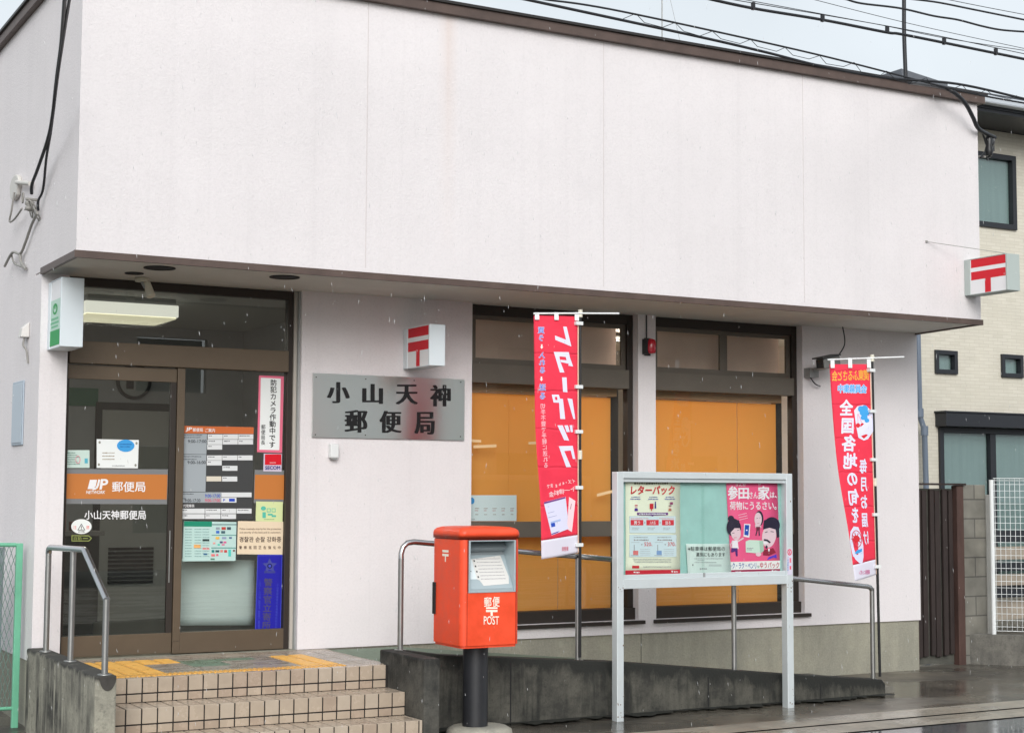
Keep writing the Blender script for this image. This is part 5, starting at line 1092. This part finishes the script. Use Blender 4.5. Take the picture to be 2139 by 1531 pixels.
# ------------------------------------------------------------------ gate, block wall, white mesh fence
RUSTY = mat('rusty_dark_boards', (.030, .020, .018), .75, var=.45, vscale=7, bump=.3, bscale=40, stretch=(1, 1, .25))
RUSTB = mat('rusty_brown_post', (.075, .040, .032), .75, var=.4, vscale=8, bump=.3, bscale=40, stretch=(1, 1, .3))
o = empty('side_gate', 'tall dark rusty gate of upright boards between the office and the block wall', 'gate', (9.18, .2, gz(.2)))
for a, b in ((8.755, 8.83), (9.375, 9.47)): mb = MB(); mb.box(a, b, .14, .22, -.52, 1.34); mb.build('post', RUSTB, o, bevel=.005)
mb = MB(); xs = [8.84, 8.93, 9.02, 9.11, 9.20, 9.29]
for k, x in enumerate(xs): mb.box(x + .006 * (k % 3), x + .066, .17 + .012 * (k % 2), .20 + .012 * (k % 2), -.40 + .01 * (k % 3), 1.30 - .008 * (k % 2))
mb.build('board', RUSTY, o, bevel=.003)
mb = MB(); mb.box(8.83, 9.375, .215, .235, -.47, 1.31); mb.build('backing', mat('gate_backing', (.085, .085, .072), .9, var=.4, vscale=6), o)
mb = MB(); mb.box(8.75, 9.49, .12, .25, 1.346, 1.366); mb.build('top_rail', RUSTY, o)
BLOCK = brickmat('concrete_block', (.205, .195, .165), (.165, .16, .14), (.10, .095, .085), .40, .20, .007, .9, .5, noise=.35)
o = tag(recalc((lambda mb: (mb.box(9.472, 9.80, .16, .30, -.6, 1.352), mb)[1].build('block_wall', BLOCK, None, bevel=.004))(MB())), 'grey concrete block wall beside the dark gate', 'wall')
DR = Vector((cos(RAD(42)), -sin(RAD(42)), 0)); F0 = Vector((9.765, .04, 0)); NRM = Vector((DR.y, -DR.x, 0))
BASEC = concrete('fence_base_concrete', (.20, .19, .165), (.11, .105, .092), (.04, .04, .038), 2.5, 5, .85)
mb = MB(); q = [F0 - DR * .25 + NRM * .06, F0 + DR * 2.6 + NRM * .06, F0 + DR * 2.6 - NRM * .06, F0 - DR * .25 - NRM * .06]
mb.prism([(v.x, v.y) for v in q], -.75, -.185); tag(recalc(mb.build('fence_base', BASEC, None, bevel=.006)), 'low stained concrete footing under the white mesh fence', 'wall')
mb = MB(); mb.box(9.802, 9.90, .155, .27, -.6, 1.25); tag(mb.build('lit_wall_end', mat('lit_end_tone', (.42, .41, .38), .85, var=.15, vscale=5, bump=.2), None, bevel=.006), 'pale block coloured as the lit end of the block wall beside the white fence', 'wall end')  # pale colour stands in for light on the block wall's end face
o = empty('mesh_fence', 'white welded mesh fence at the right edge above a low footing', 'fence', (F0.x, F0.y, -.185))
WF = mat('white_fence_coat', (.80, .83, .83), .4)
for t in (0.0, 2.0):
    mb = MB(); c = F0 + DR * t; mb.tube([(c.x, c.y, -.2), (c.x, c.y, 1.405)], .024, 12); mb.build('post', WF, o)
mb = MB()
def fp(t, z, k=0): v = F0 + DR * t + NRM * (-.028 - k); return (v.x, v.y, z)
t = .035
while t < 2.3:
    mb.tube([fp(t, -.155, .025), fp(t, -.11), fp(t, 1.355), fp(t, 1.395, .03), fp(t, 1.42)], .0028, 5); t += .05
z = -.11
while z < 1.38:
    mb.tube([fp(.02, z, .005), fp(2.3, z, .005)], .0028, 5); z += .0667
for z, k in ((-.155, .03), (1.398, .035), (1.42, .005)): mb.tube([fp(.02, z, k), fp(2.3, z, k)], .004, 6)
mb.build('mesh_panel', WF, o)
# weeds over the gate
o = empty('wall_weeds', 'small green weeds growing on top of the dark gate beside the drain pipe', 'plant', (8.9, .3, 1.36))
mb = MB()
for k in range(110):
    x, y = random.uniform(8.76, 9.02), random.uniform(.2, .45); z = 1.35 + random.random() ** 2 * .07 * (1 - abs(x - 8.87) * 4); a, b = random.uniform(0, 6.3), random.uniform(-.6, .9); s = random.uniform(.008, .02)
    d = Vector((cos(a) * cos(b), sin(a) * cos(b), sin(b))) * s; e = Vector((-sin(a), cos(a), 0)) * s * .5; c = Vector((x, y, z))
    mb.add([c - d * .2, c + d * .6 + e, c + d * 1.5, c + d * .6 - e], [(0, 1, 2, 3)])
mb.build('leaves', mat('weed_green', (.075, .11, .03), .7, var=.3, vscale=40), o)

# ------------------------------------------------------------------ neighbour house
NH = empty('neighbour_house', 'cream tile clad two storey house with dark window frames behind the block wall', 'house', (13.5, 3.0, -.4))
SIDING = brickmat('cream_siding', (.70, .665, .57), (.65, .615, .52), (.60, .56, .47), .17, .045, .005, .75, .25, noise=.04, msmooth=.6)
GRAPH = mat('graphite_frame', (.018, .020, .026), .45); HGL = glass('house_glass', (.80, .86, .86), 1.7)
HY = 3.0; WH = [(11.865, 12.245, 2.782, 3.083), (13.035, 13.425, 2.78, 3.083), (11.91, 13.9, -.0, 2.10), (12.35, 13.36, 4.745, 5.74)]
mb = MB(); wall_holes(mb, 11.2, 17, -.6, 6.05, HY, HY + .25, WH); mb.box(11.2, 11.4, HY + .25, 9, -.6, 6.05); mb.box(16.8, 17, HY + .25, 9, -.6, 6.05); mb.box(11.4, 16.8, HY + 1.2, HY + 1.3, -.6, 6.05); mb.build('wall', SIDING, NH)
for i, (a, b, c, d) in enumerate(WH):
    t_ = .055 if i < 2 else .07
    mb = MB(); y0, y1 = HY - .035, HY + .06
    mb.box(a, a + t_, y0, y1, c, d); mb.box(b - t_, b, y0, y1, c, d); mb.box(a + t_, b - t_, y0, y1, d - t_, d); mb.box(a + t_, b - t_, y0, y1, c, c + t_)
    if i == 2: mb.box(12.80, 12.90, y0 + .01, y1, c + t_, d - t_)
    wo = mb.build('window', GRAPH, NH, bevel=.004)
    mb = MB(); mb.box(a + t_, b - t_, HY + .02, HY + .026, c + t_, d - t_); mb.build('pane', HGL, wo)
    mb = MB(); mb.box(a + t_, b - t_, HY + .05, HY + .055, c + t_, d - t_); mb.build('curtain', mat('curtain_grey', (.46, .52, .50), .9, var=.08, vscale=3, stretch=(5, 5, .3)), wo)
mb = MB(); mb.box(11.86, 14.0, HY - .20, HY - .002, 2.105, 2.275); mb.box(11.84, 14.02, HY - .21, HY - .002, 2.276, 2.30); mb.build('shutter_box', GRAPH, NH, bevel=.006)
RF = MB(); RF.prism([(HY - .72, 6.10), (HY - .70, 6.30), (HY + 3.2, 7.5), (9.5, 6.3), (9.5, 6.1)], 10.9, 17.4, axis='x'); RF.v = [(x, y, z) for x, y, z in RF.v]
rf = recalc(RF.build('roof', mat('roof_slate', (.05, .055, .065), .5), NH))
mb = MB(); mb.box(10.9, 17.4, HY - .84, HY - .722, 6.13, 6.235); mb.build('gutter', mat('gutter_white', (.50, .54, .58), .4), rf, bevel=.02)
mb = MB(); mb.box(10.9, 17.4, HY - .70, HY + .0, 6.055, 6.098); mb.build('eave_board', GRAPH, rf)
o = empty('drain_pipe', 'blue grey drain pipe with an offset bend at the office corner', 'pipe', (11.5, 2.9, 1.3))
a, b, c, d = at(1917, 690, y=2.85), at(1921, 868, y=2.85), at(1931, 898, y=2.85), at(1935, 1040, y=2.85)
PIP = mat('pipe_blue_grey', (.16, .20, .26), .45)
mb = MB(); mb.tube([(a.x, 2.85, 4.2), tuple(a), tuple(b), tuple(c), tuple(d), (d.x, 2.85, -.4)], .036, 14); mb.build('pipe', PIP, o)
mb = MB(); mb.tube([(b.x, 2.85, b.z - .02), (b.x, 2.85, b.z + .09)], .05, 14); mb.tube([(c.x, 2.85, c.z - .07), (c.x, 2.85, c.z + .05)], .047, 14); mb.build('collar', PIP, o)
o = empty('garden_deck', 'dark and pale slatted boards behind the white mesh fence', 'deck', (12.6, 2.2, -.3))
mb = MB()
for z0, z1, y in ((.66, .80, 2.35), (.30, .40, 2.35), (-.02, .08, 2.30)): mb.box(11.7, 15, y, y + .04, z0, z1)
mb.build('dark_rail', GRAPH, o); mb = MB()
for z0, z1 in ((.44, .60), (.12, .26), (-.3, -.06)): mb.box(11.7, 15, 2.4, 2.44, z0, z1)
mb.build('pale_board', mat('deck_board', (.36, .31, .25), .8, var=.2, vscale=4), o)

# ------------------------------------------------------------------ left side of the building
GRF = mat('fence_green', (.15, .45, .29), .45, var=.12, vscale=7)
o = empty('green_fence', 'green framed diamond mesh fence panel at the left edge against the office', 'fence', (-.1, .2, -.44))
gx0, gx1 = at(29, 1300, y=.2).x, at(43, 1300, y=.2).x
mb = MB(); mb.box(gx0, gx1, .18, .22, -.5, .862); mb.build('post', GRF, o, bevel=.006)
mb = MB(); mb.tube([(gx0, .2, .85), (-1.6, .2, .87)], .016, 10); mb.tube([(gx0 + .01, .2, -.35), (-1.6, .2, -.35)], .014, 10); mb.build('rail', GRF, o)
mb = MB()
n = 70
for k in range(n):
    for s in (1, -1):
        x0 = -1.75 + k * .035; z0, z1 = -.36, .85; dx = s * (z1 - z0) * .32
        xa, xb = (x0, x0 + dx)
        pts = [(xa + (xb - xa) * j / 16, .2 + s * .003, z0 + (z1 - z0) * j / 16) for j in range(17)]; pts = [q for q in pts if -1.7 < q[0] < gx0]
        if len(pts) > 1: mb.tube(pts, .0022, 4, closed_caps=False)
mb.build('wire_mesh', mat('mesh_grey_green', (.16, .26, .22), .5), o)
mb = MB(); mb.sheet(lambda a, b: (-1.7 + 1.545 * a - .03 * b * b, .27 + .02 * sin(b * 6), .83 - 1.16 * b), 6, 10); tag(mb.build('plastic_sheet', mat('sheet_pale', (.42, .46, .50), .6, var=.15, vscale=5), None, solid=.002), 'pale plastic sheet leaning behind the green mesh fence', 'sheet')
o = empty('meter_panel', 'pale blue grey meter panel on the left side wall', 'panel', (-.02, .65, 1.6))
mb = MB(); mb.box(-.014, -.001, .47, .85, 1.60, 2.10); mb.build('box', mat('meter_blue', (.40, .47, .54), .45), o, bevel=.008); mb = MB(); mb.box(-.019, -.0145, .49, .83, 1.62, 2.08); mb.build('cover', mat('meter_cover', (.46, .53, .60), .4), o, bevel=.004)
o = empty('vent_hood', 'small white vent hood on the left side wall beside the light box sign', 'vent', (-.05, .42, 2.4))
mb = MB(); mb.add([(-.001, .36, 2.54), (-.001, .48, 2.54), (-.001, .48, 2.42), (-.001, .36, 2.42), (-.055, .37, 2.49), (-.055, .47, 2.49), (-.065, .47, 2.42), (-.065, .37, 2.42)], [(0, 1, 5, 4), (4, 5, 6, 7), (0, 4, 7, 3), (1, 2, 6, 5), (3, 7, 6, 2), (0, 3, 2, 1)]); recalc(mb.build('hood', mat('vent_white', (.68, .66, .63), .5), o, bevel=.008))
mb = MB(); mb.tube(curve_pts([(-.03, .40, 2.42), (-.04, .39, 2.36), (-.02, .37, 2.32), (-.006, .36, 2.22)]), .008, 8); mb.build('tail', CABLEG, o)
o = empty('junction_disc', 'pale round junction box with a short arm on the upper left side wall', 'box', (-.05, 1.0, 3.6))
c = at(30, 388, x=-.03); mb = MB(); vs = [(c.y + .16 * cos(a) , c.z + .085 * sin(a) - (.03 if sin(a) < -.5 else 0)) for a in [2 * pi * k / 24 for k in range(24)]]; mb.prism(vs, -.035, -.001, axis='x'); recalc(mb.build('disc', mat('junction_cream', (.62, .60, .56), .5), o, bevel=.01))
e = at(66, 384, x=-.03); mb = MB(); mb.tube([(-.04, c.y - .15, c.z), (-.04, e.y, e.z)], .018, 10); mb.build('arm', mat('arm_cream', (.62, .60, .56), .5), o)
# service cables coming down to the side wall
o = empty('service_cables', 'pair of black service cables running down to insulators on the left side wall', 'cable', (-.1, .3, 3.4))
a0, a1 = at(135, -60, y=-3), at(150, -60, y=-3.05)
k1 = [at(135, 0, y=-2.9), at(128, 90, y=-1.9), at(119, 160, y=-1.4), at(105, 270, y=-.75), at(80, 350, y=-.2), at(67, 385, y=.1), at(66, 405, y=.18)]
k2 = [at(145, 0, y=-2.9), at(131, 90, y=-1.95), at(120, 165, y=-1.4), at(107, 270, y=-.75), at(97, 330, y=-.4), at(90, 395, y=-.1), at(80, 420, y=.0), at(80, 440, y=.05)]
mb = MB(); mb.tube([k1[0] + (k1[0] - k1[1]) * 6] + curve_pts(k1), .0125, 8); mb.build('cable', RUBBER, o)
mb = MB(); mb.tube([k2[0] + (k2[0] - k2[1]) * 6] + curve_pts(k2), .0095, 8); mb.build('cable', RUBBER, o)
o = empty('cable_anchor', 'tangle of small clamps and grey wires where cables meet the left side wall', 'bracket', (-.05, .4, 3.4))
mb = MB(); c = at(62, 425, x=-.06)
for k in range(7):
    cc = c + Vector((random.uniform(-.04, .04), random.uniform(-.1, .1), random.uniform(-.10, .08))); r = random.uniform(.02, .045); nrm = random.uniform(0, 6)
    mb.tube([cc + Vector((r * sin(a) * cos(nrm), r * cos(a), r * sin(a) * sin(nrm) + r * .5 * sin(a))) for a in [2 * pi * j / 14 for j in range(15)]], .006, 5)
mb.lathe([(.012, 0), (.035, .01), (.035, .03), (.02, .035), (.036, .05), (.036, .07), (.012, .08)], tuple(c + Vector((0, 0, -.06))), 14); mb.tube([tuple(c + Vector((.058, 0, .03))), tuple(c + Vector((-.03, 0, .03)))], .012, 8); mb.build('clamps', CABLEG, o)
lp = [at(30, 402, x=-.05), at(24, 440, x=-.06), at(20, 463, x=-.06), at(30, 458, x=-.06), at(46, 436, x=-.06)]; mb = MB(); mb.tube(curve_pts([tuple(v) for v in lp]), .008, 6)
lp = [at(78, 445, x=-.04), at(66, 470, x=-.03), at(52, 510, x=-.03), at(42, 530, x=-.03), at(26, 528, x=-.05), at(10, 556, x=-.06)]; mb.tube(curve_pts([tuple(v) for v in lp]), .011, 8)
lp = [at(42, 530, x=-.03), at(44, 548, x=-.03), at(54, 562, x=-.02)]; mb.tube(curve_pts([tuple(v) for v in lp]), .012, 8); lp = [at(24, 532, x=-.04), at(30, 550, x=-.04), at(48, 558, x=-.03)]; mb.tube(curve_pts([tuple(v) for v in lp]), .008, 8); mb.build('wires', CABLEG, o)

# ------------------------------------------------------------------ overhead cables (they run along the street)
YW = -3.0
def run(pts, n=10, lo=-12, hi=26):
    """a smooth cable through the points, carried on straight past both ends"""
    P = [Vector(v) for v in curve_pts([tuple(at(a, b, y=YW)) for a, b in pts], n)]; s0 = P[1] - P[0]; s1 = P[-1] - P[-2]
    A = P[0] + s0 * ((lo - P[0].x) / s0.x) * 1; Bq = P[-1] + s1 * ((hi - P[-1].x) / s1.x)
    A.z = P[0].z + (A.z - P[0].z) * .3; Bq.z = P[-1].z + (Bq.z - P[-1].z) * .3
    return [A] + P + [Bq]
def cable(pts, r, label, group='cables strung along the street above the post office', name='overhead_cable', y=None):
    o = empty(name, label, 'cable', run(pts)[1], group)
    mb = MB(); mb.tube(run(pts), r * .8, 7); mb.build('cable', RUBBER, o); return o
o = cable([(1140, 0), (1300, 25), (1700, 113), (2000, 189), (2139, 216)], .009, 'lowest overhead cable pair laced with zigzag hangers above the roof edge')
lo_ = [(1100, 0), (1300, 43), (1480, 82), (1600, 110), (1720, 140), (1850, 163), (2000, 176), (2139, 207)]
mb = MB(); mb.tube(run(lo_, 8), .0105, 8); mb.build('bundle', RUBBER, o)
mb = MB(); zz = [(1302, 40), (1328, 29), (1346, 48), (1384, 58), (1410, 48), (1428, 66), (1462, 76), (1488, 66), (1506, 82), (1546, 92), (1568, 83), (1582, 98), (1622, 108), (1640, 100), (1656, 116), (1690, 124), (1712, 117), (1726, 134), (1762, 140), (1784, 131), (1800, 152), (1836, 160), (1852, 149), (1872, 168), (1905, 176), (1935, 163), (1946, 180), (1990, 186), (2010, 178), (2020, 190), (2045, 196), (2060, 188), (2074, 200), (2110, 208), (2124, 200)]
for a, b in zip(zz, zz[1:]): mb.tube([tuple(at(*a, y=YW - .01)), tuple(at(*b, y=YW - .01))], .0025, 5)
mb.build('hangers', RUBBER, o)
o = cable([(1470, -4), (1572, 18), (1717, 42), (1850, 68), (1892, 74), (2080, 112), (2139, 124)], .014, 'thick twisted overhead cable with small clips, second above the roof')
mb = MB()
for a in ((1573, 13), (1718, 38), (1853, 62), (1972, 86), (2080, 108)): c = at(*a, y=YW); mb.box(c.x - .01, c.x + .012, c.y - .012, c.y + .012, c.z - .03, c.z + .025)
mb.build('clips', RUBBER, o)
cable([(1530, 0), (1880, 60), (2139, 113)], .004, 'thin wire just above the thick twisted cable')
cable([(1555, 0), (1706, 28), (1850, 55), (1972, 80), (2139, 106)], .0035, 'thin clipped wire running beside the thick twisted cable')
cable([(1700, 0), (1900, 50), (2139, 102)], .003, 'hair thin wire crossing the middle of the sky')
cable([(1770, 0), (1800, 8), (1880, 18), (1950, 34), (2000, 42), (2050, 55), (2090, 63), (2139, 67)], .010, 'wavy single overhead cable in the upper right sky')
o = cable([(1905, -1), (1960, 6), (2030, 20), (2139, 42)], .0095, 'highest thick overhead cable at the upper right corner')
cable([(1980, 0), (2060, 16), (2139, 31)], .0035, 'thin wire above the highest thick cable')
# roof items
o = empty('drop_cable', 'thick black cable hanging straight down onto the roof edge', 'cable', at(1890, 165, y=.6))
a, b = at(1888, -30, y=.6), at(1892, 166, y=.6); mb = MB(); mb.tube(curve_pts([tuple(a + Vector((0, 0, 1.5))), tuple(a), tuple(a.lerp(b, .5) + Vector((-.01, 0, 0))), tuple(b)]), .022, 8); mb.build('cable', RUBBER, o)
o = empty('antenna_mast', 'thin upright antenna mast with one guy wire on the roof', 'mast', at(1383, 90, y=2.0))
a, b = at(1383, -20, y=2.0), at(1383, 120, y=2.0); mb = MB(); mb.tube([tuple(a + Vector((0, 0, .6))), tuple(b)], .007, 8); mb.build('pole', STEELD, o)
a, b = at(1400, -20, y=2.0), at(1428, 120, y=2.0); mb = MB(); mb.tube([tuple(a + Vector((-.2, 0, .6))), tuple(b)], .0018, 5); mb.build('guy_wire', CABLEG, o)
o = empty('roof_vent', 'grey metal ventilator cover standing on the far end of the roof', 'vent', at(1890, 170, y=1.5))
a, b = at(1858, 186, y=1.5), at(1940, 170, y=1.5); zt_ = at(1885, 148, y=1.5).z
mb = MB(); mb.add([(a.x, 1.3, 5.0), (b.x + .1, 1.3, 5.0), (b.x + .1, 1.9, 5.0), (a.x, 1.9, 5.0), (a.x, 1.3, zt_ - .05), (b.x + .1, 1.3, zt_ - .13), (b.x + .1, 1.9, zt_ - .13), (a.x, 1.9, zt_ - .05), (a.x + .14, 1.5, zt_), (b.x - .12, 1.5, zt_ - .07)], [(0, 1, 5, 4), (1, 2, 6, 5), (2, 3, 7, 6), (3, 0, 4, 7), (4, 5, 9, 8), (5, 6, 9), (6, 7, 8, 9), (7, 4, 8)]); recalc(mb.build('cover', mat('vent_grey', (.16, .17, .19), .5, metal=.4), o))
o = empty('feeder_cable', 'black feeder cable curving down past the far roof corner to clamps', 'cable', (9.1, -.6, 4.8))
pts = [at(1965, 182, y=-1.25), at(1990, 192, y=-1.25), at(2015, 215, y=-1.2), at(2032, 245, y=-1.15), at(2043, 268, y=-1.1), at(2062, 280, y=-1.0), at(2078, 288, y=-.95)]
mb = MB(); mb.tube(curve_pts([tuple(at(1900, 172, y=-2.2))] + [tuple(v) for v in pts]), .020, 9); mb.build('cable', RUBBER, o)
mb = MB()
for a, b in (((2050, 272), (2060, 300)), ((2078, 286), (2074, 310)), ((2064, 282), (2068, 330)), ((2074, 292), (2076, 316)), ((2058, 318), (2048, 330)), ((2076, 310), (2062, 334))): mb.tube([tuple(at(*a, y=-.95)), tuple(at(*b, y=-.95))], .010, 6)
mb.lathe([(.03, 0), (.045, .05), (.03, .1), (.045, .15), (.02, .2)], tuple(at(2066, 326, y=-.95)), 12); mb.build('clamps', BLACKG, o)
p1, p2 = at(2058, 328, y=-.95), Vector((XR, -.1, at(2046, 332, y=-.3).z)); mb = MB(); mb.tube([tuple(p1), tuple(p2)], .012, 6); mb.build('bracket', CABLEG, o)
o = empty('stay_wire', 'fine stay wire from the facade to the far postal sign', 'wire', (8.2, -1.04, 3.6))
a, b = at(1935, 505, y=-OV - .002), at(2105, 530, y=-1.4); mb = MB(); mb.tube([tuple(a), tuple(b)], .003, 6); mb.lathe([(.012, -.01), (.012, .01)], tuple(a), 8); mb.build('wire', CABLEG, o)

# ------------------------------------------------------------------ house across the road (only its reflection shows)
o = empty('opposite_house', 'pale house across the road mirrored dimly in the office windows', 'house', (16, -22, -.5))
HO = [(7.0, 8.6, .3, 2.2), (7.0, 8.6, 3.4, 4.6), (12, 13.6, 3.4, 4.6), (16, 17.8, 3.6, 4.8), (20, 21.6, 3.6, 4.8), (16, 17.8, .3, 2.2), (21, 23, .3, 2.2)]
mb = MB(); wall_holes(mb, 5, 27, -.5, 5.6, -22.2, -22, HO); mb.box(5, 5.2, -29, -22.2, -.5, 5.6); mb.box(26.8, 27, -29, -22.2, -.5, 5.6); mb.build('wall', mat('opposite_wall', (.50, .40, .33), .85, var=.1), o)
mb = MB(); mb.prism([(-21.3, 5.5), (-25.6, 7.6), (-29.9, 5.5)], 4.4, 27.6, axis='x'); recalc(mb.build('roof', mat('roof_slate', (.05, .055, .065), .5), o))
for a, b, c, d in HO: mb = MB(); mb.box(a, b, -22.45, -22.4, c, d); mb.build('window', INTD, o)

# ------------------------------------------------------------------ wet snow in the air
mb = MB(); rs = random.Random(3)
for k in range(1250):
    d_ = rs.uniform(6.5, 11.5); px, py = rs.uniform(-150, 2290), rs.uniform(-100, 1600)
    c = CAM_LOC + (CAM_F + CAM_R * ((px - PHW / 2) / FPX) - CAM_U * ((py - PHH / 2) / FPX)) * d_
    if c.y > -2.1 or c.z < -.35: continue
    r = rs.uniform(.0007, .0018); l = r * rs.uniform(4.0, 11.0); dx = rs.uniform(-.25, .1)
    vs = [(c.x + dx * l, c.y, c.z + l), (c.x + r, c.y, c.z), (c.x, c.y + r, c.z), (c.x - r, c.y, c.z), (c.x, c.y - r, c.z), (c.x - dx * l, c.y, c.z - l)]
    mb.add(vs, [(0, 1, 2), (0, 2, 3), (0, 3, 4), (0, 4, 1), (5, 2, 1), (5, 3, 2), (5, 4, 3), (5, 1, 4)], 0, True)
SL = bpy.data.materials.new('sleet_white'); SL.use_nodes = True; nt = SL.node_tree; nt.nodes.clear()
d = N(nt, 'ShaderNodeBsdfDiffuse'); t = N(nt, 'ShaderNodeBsdfTranslucent'); tr = N(nt, 'ShaderNodeBsdfTransparent'); m1 = N(nt, 'ShaderNodeMixShader'); m2 = N(nt, 'ShaderNodeMixShader'); o_ = N(nt, 'ShaderNodeOutputMaterial')
d.inputs[0].default_value = t.inputs[0].default_value = (1, 1, 1, 1); m2.inputs[0].default_value = .55
for a_, b_ in ((d.outputs[0], m1.inputs[1]), (t.outputs[0], m1.inputs[2]), (tr.outputs[0], m2.inputs[1]), (m1.outputs[0], m2.inputs[2]), (m2.outputs[0], o_.inputs[0])): nt.links.new(a_, b_)
tag(mb.build('falling_sleet', SL), 'fine flecks of wet snow falling in front of the post office', 'snow', kind='stuff')
